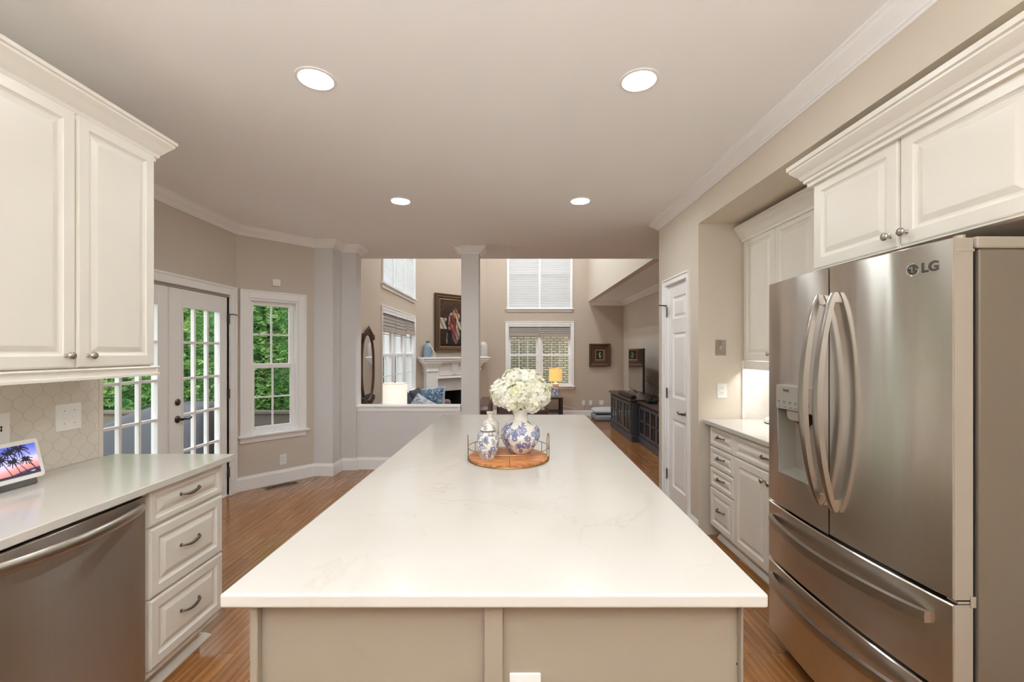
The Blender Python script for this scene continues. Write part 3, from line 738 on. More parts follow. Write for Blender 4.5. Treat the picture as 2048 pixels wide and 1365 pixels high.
# ------------------------------------------------------------------ wall plates
def plate(F, u, v, w_, h_, label, kind='outlet', mat=None, cat='outlet', name='wall_outlet', grp=None):
    root = empty(name, F(u, v, 0), label, cat, grp)
    off = PW
    slab(F, u - w_ / 2, u + w_ / 2, v - h_ / 2, v + h_ / 2, off, off + .006, .004, .0015).build('plate', mat or m_white_pl, root, smooth=True)
    if kind == 'outlet':
        for s_ in (-1, 1):
            mb = slab(F, u - .016, u + .016, v + s_ * .02 - .014, v + s_ * .02 + .014, off + .005, off + .0075, .006, .0008); r = mb.build('receptacle', mat or m_white_pl, root, smooth=True)
            MB().box(u - .008, u - .006, v + s_ * .02, v + s_ * .02 + .008, off + .0074, off + .0078, F).box(u + .006, u + .008, v + s_ * .02, v + s_ * .02 + .007, off + .0074, off + .0078, F).lathe([(.001, .0074), (.0022, .0078)], (u, v + s_ * .02 - .006, off), 10, F).build('slot', m_dark, r)
    if kind == 'switch2':
        for s_ in (-1, 1):
            MB().box(u + s_ * .023 - .004, u + s_ * .023 + .004, v - .004, v + .012, off + .005, off + .016, F).build('switch_toggle', m_white_pl, root, bevel=.001)
            MB().lathe([(.001, .006), (.003, .007), (.001, .0072)], (u + s_ * .023, v + .03, off), 10, F).lathe([(.001, .006), (.003, .007), (.001, .0072)], (u + s_ * .023, v - .03, off), 10, F).build('screw', m_nickel, root)
    if kind == 'phone':
        slab(F, u - .009, u + .009, v - .01, v + .01, off + .005, off + .009, .002).build('jack', m_white_pl, root)
        MB().lathe([(.001, .006), (.003, .0075), (.001, .008)], (u, v + .042, off), 10, F).lathe([(.001, .006), (.003, .0075), (.001, .008)], (u, v - .042, off), 10, F).build('screw', m_pewter, root)
        MB().box(u - .004, u + .004, v - .004, v + .004, off + .009, off + .0094, F).build('jack_hole', m_dark, root)
    if kind == 'blank': MB().box(u - .02, u + .02, v - .001, v + .001, off + .006, off + .007, F).build('seam', m_white_pl, root)
    return root
PW = .008
plate(FL, 2.045, 1.148, .118, .125, 'double light switch plate on the tiled splash at the left wall end', 'switch2', cat='light switch', name='light_switch')
r = plate(FL, 1.765, 1.14, .078, .125, 'white outlet with usb ports behind the smart display', 'blank', name='wall_outlet')
mb = MB()
for s_ in (-1, 1):
    for a in (-.02, -.008): mb.box(1.765 + a + .003, 1.765 + a + .006, 1.14 + s_ * .028, 1.14 + s_ * .028 + .009, .0142, .0148, FL)
    mb.lathe([(.001, .0142), (.003, .0148)], (1.765 - .008, 1.14 + s_ * .028 - .01, 0), 10, FL)
mb.box(1.765 + .004, 1.765 + .010, 1.128, 1.15, .0142, .0148, FL)
mb.build('slot', m_dark, r)
PW = 0
u, v = solve(FW, 566, 919); plate(FW, u, v, .072, .115, 'white outlet low on the wall under the bay window')
u, v = solve(FW, 552, 566)
r = empty('wall_sensor', FW(u, v, 0), 'small square white sensor box high above the bay window', 'sensor')
slab(FW, u - .04, u + .04, v - .036, v + .036, 0, .022, .008).build('sensor_body', m_white_pl, r, smooth=True); MB().box(u - .016, u + .016, v - .012, v + .002, .022, .0235, FW).build('badge', m_trimback, r)
FE = Frame((0, 3.46, 0), (0, -1, 0))
plate(FE, 1.655, 1.485, .082, .122, 'steel phone jack plate on the cream wall beside the pantry door', 'phone', mat=m_nickel, cat='phone jack', name='phone_jack')
plate(FE, 1.665, 1.145, .078, .118, 'white outlet above the right counter, below the steel phone plate')
for px, kk, lb in ((1167, 'outlet', 'left white outlet with a plugged cord near the end table, low on the far wall'), (1181, 'outlet', 'white outlet on the far wall, middle of three low plates'), (1203, 'blank', 'square white cover plate on the far wall above the dog bed')):
    u, v = solve(FFar, px, 806); plate(FFar, u, v, .115 if kk == 'blank' else .075, .12, lb, kk)
# floor register
fv = empty('floor_vent', (-2.45, 4.55, 0), 'brown slotted floor vent in the wood floor under the bay window', 'floor vent')
FV = Frame((-2.72 + .30, 4.72 - .05, .0), (by, -bx, 0))
cx_, cy_ = -2.50, 4.73
ux, uy = bx / BL, by / BL
def VV(u, v, w): return Vector((cx_ + ux * u + uy * v, cy_ + uy * u - ux * v, w))
mb = MB(); mb.box(-.17, .17, -.055, -.04, 0, .005, VV).box(-.17, .17, .04, .055, 0, .005, VV).box(-.17, -.155, -.04, .04, 0, .005, VV).box(.155, .17, -.04, .04, 0, .005, VV)
mb.build('vent_frame', M('vent_metal', '8b7a66', .4, metal=.6), fv, bevel=.001)
MB().box(-.155, .155, -.04, .04, .0003, .001, VV).build('vent_opening', m_dark, fv)
mb = MB()
for i in range(16): mb.box(-.15 + i * .0195, -.15 + i * .0195 + .007, -.04, .04, .001, .004, VV)
mb.box(-.155, .155, -.004, .004, .001, .0045, VV).build('slats', m_bronze, fv)
# ------------------------------------------------------------------ island
def sh(x, y): return x + (y - .956) * .0205      # its long edges run very slightly askew to the room
def SI(x, y, z): return Vector((sh(x, y), y, z))
ir = empty('kitchen_island', (0, 2.3, 0), 'long taupe painted kitchen island base with panelled end under the big quartz top', 'kitchen island')
IX0, IX1, IY0, IY1 = -.605, .532, .986, 3.66
MB().box(IX0 + .02, IX1 - .02, IY0 + .012, IY1, .0, .889, SI).build('island_body', m_island, ir)
mb = MB(); mb.box(IX0 + .015, IX0 + .032, IY0 - .006, IY0 + .012, .0, .889, SI).box(IX1 - .017, IX1 - .012, IY0 - .006, IY0 + .012, 0, .889, SI)
mb.box(-.0635, -.021, IY0 - .006, IY0 + .012, .0, .889, SI).box(IX0 + .032, -.0635, IY0 - .006, IY0 + .012, 0, .10, SI).box(-.021, IX1 - .017, IY0 - .006, IY0 + .012, 0, .10, SI)
mb.build('end_panel', m_island, ir, bevel=.003)
FIL = Frame((IX0 + .02, 0, 0), (-1, 0, 0)); FIR = Frame((IX1 - .02, 0, 0), (1, 0, 0))
y0 = IY0 + .012
for k in range(5):
    a = y0 + k * .53; b = min(a + .525, IY1)
    for side in (0, 1):
        def FF_(u, v, w, s_=side): 
            return Vector((sh((IX0 + .02 - w) if s_ == 0 else (IX1 - .02 + w), u), u, v))
        dr = MB().panel(FF_, a, b, .741, .882, 0, RP(.035)).build('drawer', m_island, ir)
        MB().panel(FF_, a, b, .115, .735, 0, RP(.055)).build('door', m_island, ir)
it = MB().add([SI(x, y, z) for z in (.889, .920) for x, y in ((-.6427, .956), (.5637, .956), (.5637, 3.70), (-.6427, 3.70))], [(0, 1, 2, 3), (4, 5, 6, 7), (0, 1, 5, 4), (1, 2, 6, 5), (2, 3, 7, 6), (3, 0, 4, 7)])
tag(it.build('countertop', m_quartz, bevel=.006, seg=3), 'huge white quartz island top with faint tan veins in the centre of the kitchen', 'countertop', 'countertops')
FI = Frame((0, IY0 + .012, 0), (0, -1, 0)); PW = 0
plate(FI, .030, .662, .072, .115, 'white outlet on the near end of the island, cut off by the photo bottom')
# ------------------------------------------------------------------ refrigerator (front faces -X; u = -Y)
XFr = 1.2876; Y0, Y1 = 1.274, 2.184; YM = 1.729
fg = empty('refrigerator', (1.7, YM, 0), 'large stainless steel french door refrigerator with water dispenser and two freezer drawers', 'refrigerator')
MB().box(1.372, 2.12, Y0 + .008, Y1 - .008, .035, 1.757).build('cabinet_body', m_fridge_side, fg, bevel=.006)
MB().box(1.356, 1.374, Y0 + .018, Y1 - .018, .07, 1.75).build('gasket', m_dark, fg)
def bow(y): return XFr - .030 * (1 - ((y - YM) / .455) ** 2)
def bowed(ya, yb, za, zb, name, mat=m_steel, cut=None):
    N = 28; xb = 1.345; mb = MB(); ring = lambda y, i0: None
    ys = [ya + (yb - ya) * i / N for i in range(N + 1)]
    def row(z, ins=0): return [Vector((bow(y) + ins, y, z)) for y in ys] + [Vector((xb, y, z)) for y in ys[::-1]]
    e = .004
    rs = [row(za, e), row(za + e, 0), row(zb - e, 0), row(zb, e)]
    return mb.rings(rs).build(name, mat, fg, smooth=True, angle=35)
# right-hand (near) door whole; far door built around the dispenser recess
dr = bowed(Y0, YM - .003, .726, 1.787, 'door')
dl = empty('door', (1.3, 1.95, .73)); dl.parent = fg; dl.location = dl.location - fg.location; ORG[dl.name] = Vector((1.3, 1.95, .73))
DY0, DY1, DZ0, DZ1 = 1.80, 2.068, .885, 1.275
def bowp(ya, yb, za, zb, name='face', N=18, par=None):
    ys = [ya + (yb - ya) * i / N for i in range(N + 1)]
    row = lambda z: [Vector((bow(y), y, z)) for y in ys] + [Vector((1.345, y, z)) for y in ys[::-1]]
    return [row(za), row(zb)]
mb = MB()
mb.rings(bowp(YM + .003, DY0, .726, 1.787)); mb.rings(bowp(DY1, Y1, .726, 1.787)); mb.rings(bowp(DY0, DY1, .726, DZ0)); mb.rings(bowp(DY0, DY1, DZ1, 1.787))
mb.build('door_skin', m_steel, dl, smooth=True, angle=35)
MB().box(1.342, 1.345, DY0, DY1, DZ0, DZ1).box(1.262, 1.342, DY0, DY0 + .003, DZ0, DZ1).box(1.262, 1.342, DY1 - .003, DY1, DZ0, DZ1).box(1.262, 1.342, DY0, DY1, DZ1 - .003, DZ1).build('dispenser_recess', m_disp, dl)
mb = MB(); ringbox(mb, Frame((1.2605, 0, 0), (-1, 0, 0)), -DY1 - .004, -DY0 + .004, DZ0 - .004, DZ1 + .004, .005, -.02, .0); mb.build('dispenser_frame', m_chrome, dl, bevel=.001)
MB().add([(1.262, DY0 + .004, DZ0), (1.262, DY1 - .004, DZ0), (1.34, DY1 - .004, DZ0 + .022), (1.34, DY0 + .004, DZ0 + .022), (1.262, DY0 + .004, DZ0 - .004), (1.262, DY1 - .004, DZ0 - .004), (1.34, DY1 - .004, DZ0 - .004), (1.34, DY0 + .004, DZ0 - .004)], [(0, 1, 2, 3), (4, 5, 6, 7), (0, 1, 5, 4), (1, 2, 6, 5), (2, 3, 7, 6), (3, 0, 4, 7)]).build('drip_tray', m_disp, dl)
FP = Frame((1.258, 0, 0), (-1, 0, 0))
cpn = slab(FP, -2.058, -1.79, 1.19, 1.300, -.02, .012, .006).build('control_panel', m_disp, dl, smooth=True)
m_ink = M('dark_print', '4a4844', .6)
def text(body, size, F, u, v, w, mat, par, name='lettering', ext=.0006, bold=0.0, align='CENTER'):
    cu = bpy.data.curves.new('t', 'FONT'); cu.body = body; cu.size = size; cu.align_x = align; cu.offset = bold; cu.extrude = ext; cu.resolution_u = 3
    ob = bpy.data.objects.new('t', cu); COL.objects.link(ob); bpy.context.view_layer.update()
    me = ob.to_mesh(); mb = MB(); mb.v = [tuple(F(u + p.co.x, v + p.co.y, w + p.co.z)) for p in me.vertices]; mb.f = [tuple(p.vertices) for p in me.polygons]
    ob.to_mesh_clear(); bpy.data.objects.remove(ob); return mb.build(name, mat, par)
text('ThinQ', .017, FP, -1.985, 1.272, .0125, m_ink, cpn)
mb = MB()
for i in range(6):
    a = -2.045 + i * .040
    mb.box(a, a + .020, 1.224, 1.2265, .0122, .0128, FP).box(a + .003, a + .016, 1.217, 1.219, .0122, .0128, FP)
for i in range(4): mb.box(-2.04 + i * .04, -2.022 + i * .04, 1.200, 1.202, .0122, .0128, FP)
mb.build('panel_marks', m_ink, cpn)
pd_ = MB(); ringp = [(-.05, 0), (.05, 0), (.045, -.03), (.03, -.042), (-.03, -.042), (-.045, -.03)]
pd_.rings([[FP(-1.94 + a, 1.188 + b, w_) for a, b in ringp] for w_ in (-.03, .006)]); pd_.build('dispenser_paddle', m_fridge_trim, dl, bevel=.003)
MB().lathe([(.045, -.0), (.04, -.03), (.016, -.055), (.012, -.07), (.001, -.07)], (1.30, 1.935, 1.175), 20).build('spout', m_bronze, dl, smooth=True)
bowed(Y0, Y1, .436, .712, 'freezer_drawer'); bowed(Y0, Y1, .075, .423, 'freezer_drawer')
# grey edge strips on the near side
mb = MB()
for za, zb in ((.727, 1.786), (.437, .711), (.076, .422)): mb.box(1.292, 1.3455, Y0 - .0015, Y0 + .002, za, zb)
mb.build('door_edge', m_fridge_trim, fg)
def vhandle(yc, dirn):
    # bar bows out from the door face and slightly across it
    za, zb = .835, 1.682; n = 30; sec = []
    for i in range(n + 1):
        t = i / n; z = za + (zb - za) * t; o = math.sin(math.pi * t) ** .75
        xo = bow(yc) - .010 - .066 * o; y = yc
        wy = .0115 + .004 * o; wx = .008 + .003 * o
        sec.append([Vector((xo + wx * sx, y + wy * sy, z)) for sx, sy in ((-1, -1), (-1.25, -.5), (-1.25, .5), (-1, 1), (1, 1), (1, -1))])
    mb = MB().rings(sec)
    return mb
h = vhandle(YM + .042, 1); h.box(bow(YM) - .012, bow(YM) + .004, YM + .034, YM + .05, .84, .875).box(bow(YM) - .012, bow(YM) + .004, YM + .034, YM + .05, 1.645, 1.68)
h.build('handle', m_handle, fg, smooth=True, angle=50)
h = vhandle(YM - .042, -1); h.box(bow(YM) - .012, bow(YM) + .004, YM - .05, YM - .034, .84, .875).box(bow(YM) - .012, bow(YM) + .004, YM - .05, YM - .034, 1.645, 1.68)
h.build('handle', m_handle, fg, smooth=True, angle=50)
for zc in (.640, .355):
    n = 30; sec = []
    for i in range(n + 1):
        t = i / n; y = Y0 + .06 + (Y1 - .035 - Y0 - .06) * t; o = math.sin(math.pi * t) ** .7
        xo = bow(y) - .008 - .052 * o
        sec.append([Vector((xo + .010 * sx, y, zc - .0 + .017 * sz)) for sx, sz in ((-1, -1), (-1.2, 0), (-1, 1), (1, 1), (1, -1))])
    MB().rings(sec).build('handle', m_handle, fg, smooth=True, angle=50)
# hinge covers and the middle hinge
mb = MB(); mb.box(1.362, 1.56, Y0 + .004, Y0 + .06, 1.757, 1.793).box(1.312, 1.375, Y0 + .02, Y0 + .055, 1.757, 1.785)
mb.build('hinge_cover', m_fridge_trim, fg, bevel=.006)
MB().lathe([(.012, 0), (.013, .03), (.001, .03)], (1.322, Y0 + .014, 1.766), 16).build('hinge_pin', m_fridge_trim, fg, smooth=True)
MB().box(1.30, 1.35, Y0 - .003, Y0 + .03, 1.746, 1.754).build('hinge_plate', m_fridge_trim, fg, bevel=.002)
MB().box(1.30, 1.352, Y0 - .002, Y0 + .03, .715, .723).box(1.336, 1.353, Y0 - .004, Y0 + .012, .705, .738).build('middle_hinge', m_chrome, fg, bevel=.001)
MB().box(1.33, 1.38, Y0 + .03, Y1 - .03, .03, .072).build('kick_grille', m_dark, fg)
for yy in (Y0 + .06, Y1 - .06): MB().lathe([(.02, 0), (.02, .04)], (1.40, yy, 0), 12).build('foot', m_black, fg)
# logo: disc with ring and letters
FLg = Frame((bow(1.335) - .0008, 0, 0), (bow(1.33) - bow(1.36), .03, 0)); 
class BF:
    """follows the bowed door face; u = -Y"""
    def __call__(s, u, v, w): return Vector((bow(-u) - w, -u, v))
BFr = BF()
m_logo = M('logo_grey', '55524e', .4, metal=.5)
lg = text('LG', .042, BFr, -1.335, 1.700, .001, m_logo, fg, 'brand_letters', bold=.0012)
lc = (-1.386, 1.714)
MB().lathe([(.001, .0004), (.0165, .0004), (.0165, .0012), (.001, .0012)], (lc[0], lc[1], 0), 40, BFr).build('brand_disc', m_logo, fg)
pts = [BFr(lc[0] + .019 * math.cos(math.radians(a)), lc[1] + .019 * math.sin(math.radians(a)), .0012) for a in range(75, 361, 9)]
rg = MB().tube(pts + [BFr(lc[0] + .009, lc[1], .0016)], .0011, 6)
rg.tube([BFr(lc[0] - .002, lc[1] + .009, .0016), BFr(lc[0] - .002, lc[1] - .008, .0016), BFr(lc[0] + .005, lc[1] - .008, .0016)], .0011, 6).ball(BFr(lc[0] - .008, lc[1] + .006, .0014), .0022, 8, 6)
rg.build('brand_emblem', m_chrome, fg)
# cabinet over the fridge
XO = 1.472; FO = Frame((XO, 0, 0), (-1, 0, 0))
oc = empty('wall_cabinet', (1.8, 1.65, 1.85), 'off-white two-door cabinet with crown moulding directly above the refrigerator', 'cabinet', 'wall cabinets')
MB().box(-2.135, -1.17, 1.862, 2.30, -(XRB - XO) + .003, -.021, FO).build('cabinet_body', m_cabside, oc, bevel=.002)
MB().box(-2.135, -2.12, 1.835, 1.862, -.4, -.004, FO).box(-2.12, -1.17, 1.846, 1.862, -.04, -.004, FO).build('bottom_rail', m_cab, oc, bevel=.002)
for a, b in ((-2.133, -1.662), (-1.657, -1.185)):
    d = front(FO, a, b, 1.85, 2.275, oc, st=.06, w0=-.02); knob(FO, {-2.133: -1.695, -1.657: -1.625}[a], 1.90, 0, d)
cp2 = [(0, 2.275), (.0, 2.262), (.016, 2.262), (.016, 2.278), (.028, 2.284), (.028, 2.296), (.036, 2.302), (.044, 2.318), (.06, 2.335), (.072, 2.35), (.072, 2.358), (.08, 2.362), (.08, 2.382), (-.02, 2.382)]
sweep([(XO, .9), (XO, 2.135), (XRB - .003, 2.135)], cp2, side=1).build('crown_moulding', m_cab, oc)
# wall cabinets past the fridge
XW = 1.83; FWc = Frame((XW, 0, 0), (-1, 0, 0))
wc = empty('wall_cabinet', (2.0, 2.8, 1.38), 'tall off-white wall cabinet with crown, partly behind the refrigerator above the right counter', 'cabinet', 'wall cabinets')
MB().box(-3.455, -2.2, 1.382, 2.35, -(XRB - XW) + .003, -.021, FWc).build('cabinet_body', m_cabside, wc, bevel=.002)
for a, b in ((-3.452, -3.042), (-3.038, -2.628), (-2.624, -2.21)):
    d = front(FWc, a, b, 1.384, 2.335, wc, w0=-.02); knob(FWc, (b - .04 if a < -3.2 else a + .04), 1.437, 0, d)
cp3 = [(0, 2.33), (0, 2.318), (.012, 2.318), (.012, 2.335), (.024, 2.345), (.05, 2.385), (.066, 2.405), (.066, 2.415), (.074, 2.42), (.074, 2.435), (-.02, 2.435)]
sweep([(XW, 2.2), (XW, 3.455)], cp3, side=1).build('crown_moulding', m_cab, wc)
sweep([(XW, 2.2), (XW, 3.455)], [(0, 1.382), (-.0, 1.318), (-.018, 1.318), (-.018, 1.382)], side=1).build('light_rail', m_cab, wc)
MB().box(-3.4, -2.25, 1.370, 1.381, -.10, -.06, FWc).build('under_cabinet_light', m_strip, wc)
struct(MB().box(XRB - .008, XRB - .001, 2.2, 3.46, .92, 1.38), 'wall_right_tile', m_tile)
struct(MB().box(1.835, 2.152, 3.451, 3.459, .92, 1.38), 'wall_end_tile', m_tile_r)
struct(MB().box(1.822, 1.836, 3.445, 3.459, .92, 1.38), 'trim_11', m_trim, bevel=.002)
# right base cabinets
XB = 1.56; FBR = Frame((XB, 0, 0), (-1, 0, 0))
rb = empty('base_cabinet', (1.85, 3.2, 0), 'off-white base cabinet with four narrow drawers next to the pantry door wall', 'cabinet', 'base cabinets')
MB().box(-3.40, -3.035, .105, .886, -.585, -.001, FBR).box(-3.40, -3.035, 0, .105, -.585, -.07, FBR).build('cabinet_body', m_cab, rb)
for a, b, st in ((.728, .878, .035), (.572, .722, .035), (.416, .566, .035), (.112, .410, .05)):
    d = front(FBR, -3.395, -3.038, a, b, rb, 'drawer', st); pull(FBR, -3.215, (a + b) / 2 + .012, .0195, d, .10)
r2 = empty('base_cabinet', (1.85, 2.6, 0), 'off-white base cabinet with one wide drawer over double doors, beside the refrigerator', 'cabinet', 'base cabinets')
MB().box(-3.033, -2.2, .105, .886, -.585, -.001, FBR).box(-3.033, -2.2, 0, .105, -.585, -.07, FBR).build('cabinet_body', m_cab, r2)
d = front(FBR, -3.03, -2.21, .728, .878, r2, 'drawer', .035); pull(FBR, -2.63, .81, .0195, d, .12)
for a, b in ((-3.03, -2.622), (-2.618, -2.21)):
    d = front(FBR, a, b, .112, .722, r2); knob(FBR, -2.655 if a < -2.9 else -2.585, .665, .02, d)
sweep([(XB + .07, 2.2), (XB + .07, 3.40)], [(0, 0), (.03, 0), (.028, .01), (.012, .028), (0, .03)], side=1).build('toe_moulding', m_cab, r2)
tag(MB().box(1.512, XRB - .009, 2.2, 3.45, .888, .920).build('countertop', m_quartz, bevel=.004), 'short white quartz countertop between refrigerator and pantry wall on the right', 'countertop', 'countertops')
# coffee maker
cm = empty('coffee_maker', (1.98, 3.2, .92), 'white and chrome coffee maker with glass jar half hidden behind the refrigerator', 'coffee maker')
c0 = (1.985, 3.22, .92)
MB().lathe([(.10, .0), (.105, .006), (.105, .032), (.098, .038), (.001, .038)], c0, 36).build('base', m_white_pl, cm, smooth=True)
MB().lathe([(.107, .0), (.108, .006), (.106, .008)], c0, 36).build('base_ring', m_black, cm, smooth=True)
MB().lathe([(.052, .038), (.052, .10), (.050, .105), (.001, .105)], c0, 32).build('boiler', m_chrome, cm, smooth=True)
MB().lathe([(.052, .105), (.055, .11), (.056, .30), (.050, .30), (.050, .108)], c0, 32).build('jar', m_glass, cm, smooth=True)
MB().lathe([(.001, .36), (.012, .362), (.012, .385), (.03, .35), (.062, .34), (.066, .335), (.062, .33), (.001, .33)][::-1], c0, 32).tube([(2.045, 3.2, .95), (2.05, 3.2, 1.26)], .008).build('lid', m_chrome, cm, smooth=True)
# ------------------------------------------------------------------ tray, jars, vase and hydrangeas on the island
ZT = .920
tcx, tcy = -.018, 2.175
def woodtray():
    t = NT('acacia_tray_wood'); b = t.b
    nz = t.n('ShaderNodeTexNoise', i_Scale=3.0, i_Detail=6.0, i_Distortion=1.2); t.l(t.coord((3, 22, 3), (0, 0, .15)), nz.inputs[0])
    t.l(t.ramp(nz.outputs[0], (.3, lin('8f4a22')), (.48, lin('b9713f')), (.62, lin('d79a63')), (.8, lin('e6bd8b'))), b.inputs['Base Color']); b.inputs['Roughness'].default_value = .35
    return t.m
m_gold = M('antique_brass_wire', '9a7f58', .3, metal=1)
ty = empty('serving_tray', (tcx, tcy, ZT), 'round wooden tray with brass wire rim holding the blue and white vases', 'tray')
MB().lathe([(.001, .003), (.192, .003), (.197, .006), (.197, .013), (.192, .016), (.001, .016)], (tcx, tcy, ZT), 72).build('tray_board', woodtray(), ty, smooth=True)
circ = lambda r, z, a0=0, a1=360, n=72: [Vector((tcx + r * math.cos(math.radians(a0 + (a1 - a0) * i / n)), tcy + r * math.sin(math.radians(a0 + (a1 - a0) * i / n)), z)) for i in range(n + (a1 - a0 < 360))]
MB().tube(circ(.200, ZT + .004), .0028, 8, closed=True).build('wire_base', m_gold, ty, smooth=True)
MB().tube(circ(.200, ZT + .062), .0018, 8, closed=True).build('wire_rim', m_gold, ty, smooth=True)
for a in (-88, 92, 30, 150):
    x, y = tcx + .2 * math.cos(math.radians(a)), tcy + .2 * math.sin(math.radians(a)); MB().tube([(x, y, ZT + .004), (x, y, ZT + .062)], .0018, 8).build('wire_upright', m_gold, ty, smooth=True)
for a in (5, 185):
    pts = []
    for i in range(25):
        t = i / 24; aa = math.radians(a - 9 + 18 * (.5 - .5 * math.cos(math.pi * t))); z = ZT + .004 + .118 * math.sin(math.pi * t) ** .45
        pts.append((tcx + .202 * math.cos(aa), tcy + .202 * math.sin(aa), z))
    MB().tube(pts, .0022, 8).build('wire_handle', m_gold, ty, smooth=True)
def col_lathe(prof, c, n, m, fn, name, mat, par):
    """dense lathe painted per vertex: fn(theta/2pi, z/h) -> rgb"""
    P = np.array(prof, float); d = np.r_[0, np.cumsum(np.hypot(*np.diff(P, axis=0).T))]; t = np.linspace(0, d[-1], m)
    R = np.interp(t, d, P[:, 0]); Z = np.interp(t, d, P[:, 1])
    for _ in range(3):
        R[1:-1] = (R[:-2] + 2 * R[1:-1] + R[2:]) / 4
    mb = MB(); th = np.arange(n) / n
    U, S = np.meshgrid(th, t / d[-1]); Zg = np.repeat(Z[:, None], n, 1)
    mb.v = [(c[0] + R[j] * math.cos(2 * math.pi * th[i]), c[1] + R[j] * math.sin(2 * math.pi * th[i]), c[2] + Z[j]) for j in range(m) for i in range(n)]
    mb.f = [(j * n + i, j * n + (i + 1) % n, (j + 1) * n + (i + 1) % n, (j + 1) * n + i) for j in range(m - 1) for i in range(n)]
    mb.f.append(tuple(range(n))[::-1])
    C = fn(U, Zg, np.repeat(R[:, None], n, 1)); Cl = np.where(C <= .04045, C / 12.92, ((C + .055) / 1.055) ** 2.4)
    mb.c = np.concatenate([Cl.reshape(-1, 3), np.ones((n * m, 1))], 1)
    return mb.build(name, mat, par, smooth=True)
def floral(z0, z1, rm, blooms, seed, ink='6a7ba8', ink2='55689a', base='f0ece6', dense=1.0):
    rnd = random.Random(seed); L = 2 * math.pi * rm; fl = []
    for k in range(blooms):
        for _ in range(40):
            u, z = rnd.random() * L, z0 + (z1 - z0) * rnd.random(); r = rnd.uniform(.75, 1.25)
            if all(min(abs(u - a), L - abs(u - a)) ** 2 + (z - b) ** 2 > ((r + c) * .56 * .03 * dense) ** 2 for a, b, c, *_ in fl): fl.append((u, z, r, rnd.random() * 6, rnd.randint(5, 7), rnd.random() < .5)); break
    st = []
    for k in range(int(blooms * 3.2)):
        st.append((rnd.random() * L, z0 + (z1 - z0) * rnd.random(), rnd.random() * 6.28, rnd.choice((-1, 1)) * rnd.uniform(25, 70), rnd.uniform(.015, .045)))
    def fn(U, Z, R):
        X = U * L; C = np.ones(U.shape + (3,)) * hexc(base); body = (Z > z0 - .008) & (Z < z1 + .006)
        dxy = lambda a: (X - a + L / 2) % L - L / 2
        for a, b, ang, cur, ln in st:
            px, pz = a, b
            for s_ in range(14):
                d2 = dxy(px) ** 2 + (Z - pz) ** 2; C[body & (d2 < (.0015 * dense) ** 2)] = hexc(ink2)
                if s_ % 3 == 2:
                    for sg in (-1, 1):
                        la = ang + sg * 1.0; lx, lz = px + .0085 * dense * math.cos(la), pz + .0085 * dense * math.sin(la)
                        dx, dz = dxy(lx), Z - lz; al = dx * math.cos(la) + dz * math.sin(la); ac = -dx * math.sin(la) + dz * math.cos(la)
                        C[body & ((al / (.0075 * dense)) ** 2 + (ac / (.0021 * dense)) ** 2 < 1)] = hexc(ink)
                px += math.cos(ang) * ln / 14; pz += math.sin(ang) * ln / 14; ang += cur * ln / 14
        for a, b, r, ph, npet, dark in fl:
            dx, dz = dxy(a), Z - b; rr = np.hypot(dx, dz); th = np.arctan2(dz, dx) + ph; R0 = .0155 * r * dense * (.62 + .38 * np.abs(np.cos(th * npet / 2)))
            C[body & (rr < R0 + .0012)] = hexc(ink2); C[body & (rr < R0)] = hexc(ink if dark else '8c97bd')
            C[body & (rr < R0) & (np.abs(np.sin(th * npet / 2)) < .10)] = hexc('e6e6ee'); C[body & (rr < .0035 * r)] = hexc('efeae2')
        return C
    return fn
vz = ZT + .016
vx, vy = .043, 2.24
vs_ = empty('flower_vase', (vx, vy, vz), 'round white porcelain vase with blue flower painting holding the hydrangeas', 'vase')
col_lathe([(.044, 0), (.048, .002), (.066, .02), (.088, .05), (.1015, .085), (.098, .118), (.08, .145), (.052, .162), (.038, .170), (.035, .185), (.036, .205), (.041, .222), (.037, .222), (.033, .2)], (vx, vy, vz), 480, 230,
          floral(.008, .160, .095, 30, 8, '6f79a5', '565f88'), 'vase_body', m_ceramic, vs_)
jx, jy = -.118, 2.125
jr = empty('ginger_jar', (jx, jy, vz), 'small lidded ginger jar with fine dark blue vines, left and in front on the tray', 'jar')
def jarprof(k=1.0): return [(.034, 0), (.036, .004), (.040, .012), (.050, .045), (.053, .085), (.050, .112), (.040, .126), (.030, .130), (.028, .134)]
col_lathe(jarprof(), (jx, jy, vz), 300, 140, floral(.008, .122, .05, 26, 11, '66728f', '4a556c', 'ece7df', .62), 'jar_body', m_ceramic, jr)
col_lathe([(.034, .134), (.037, .136), (.036, .142), (.028, .156), (.016, .166), (.006, .169), (.008, .173), (.006, .179), (.001, .181)], (jx, jy, vz), 160, 60, floral(.14, .165, .028, 4, 3, '76839e', '5f6c88', 'ece7df', .6), 'lid', m_ceramic, jr)
MB().lathe([(.036, .131), (.038, .134), (.036, .137)], (jx, jy, vz), 40, cap=False).build('lid_rim', M('bronze_glaze', '7b6a55', .4), jr, smooth=True)
bx_, by_ = -.112, 2.262
bt = empty('ceramic_bottle', (bx_, by_, vz), 'slim off-white ceramic bottle with small neck behind the ginger jar on the tray', 'bottle')
col_lathe([(.040, 0), (.044, .004), (.045, .10), (.044, .142), (.036, .158), (.020, .168), (.0165, .174), (.0165, .196), (.021, .199), (.021, .207), (.016, .208)], (bx_, by_, vz), 200, 110,
          floral(.01, .12, .043, 7, 21, '7a7f88', '6b6f78', 'd9d2c8', .7), 'bottle_body', m_ceramic, bt)
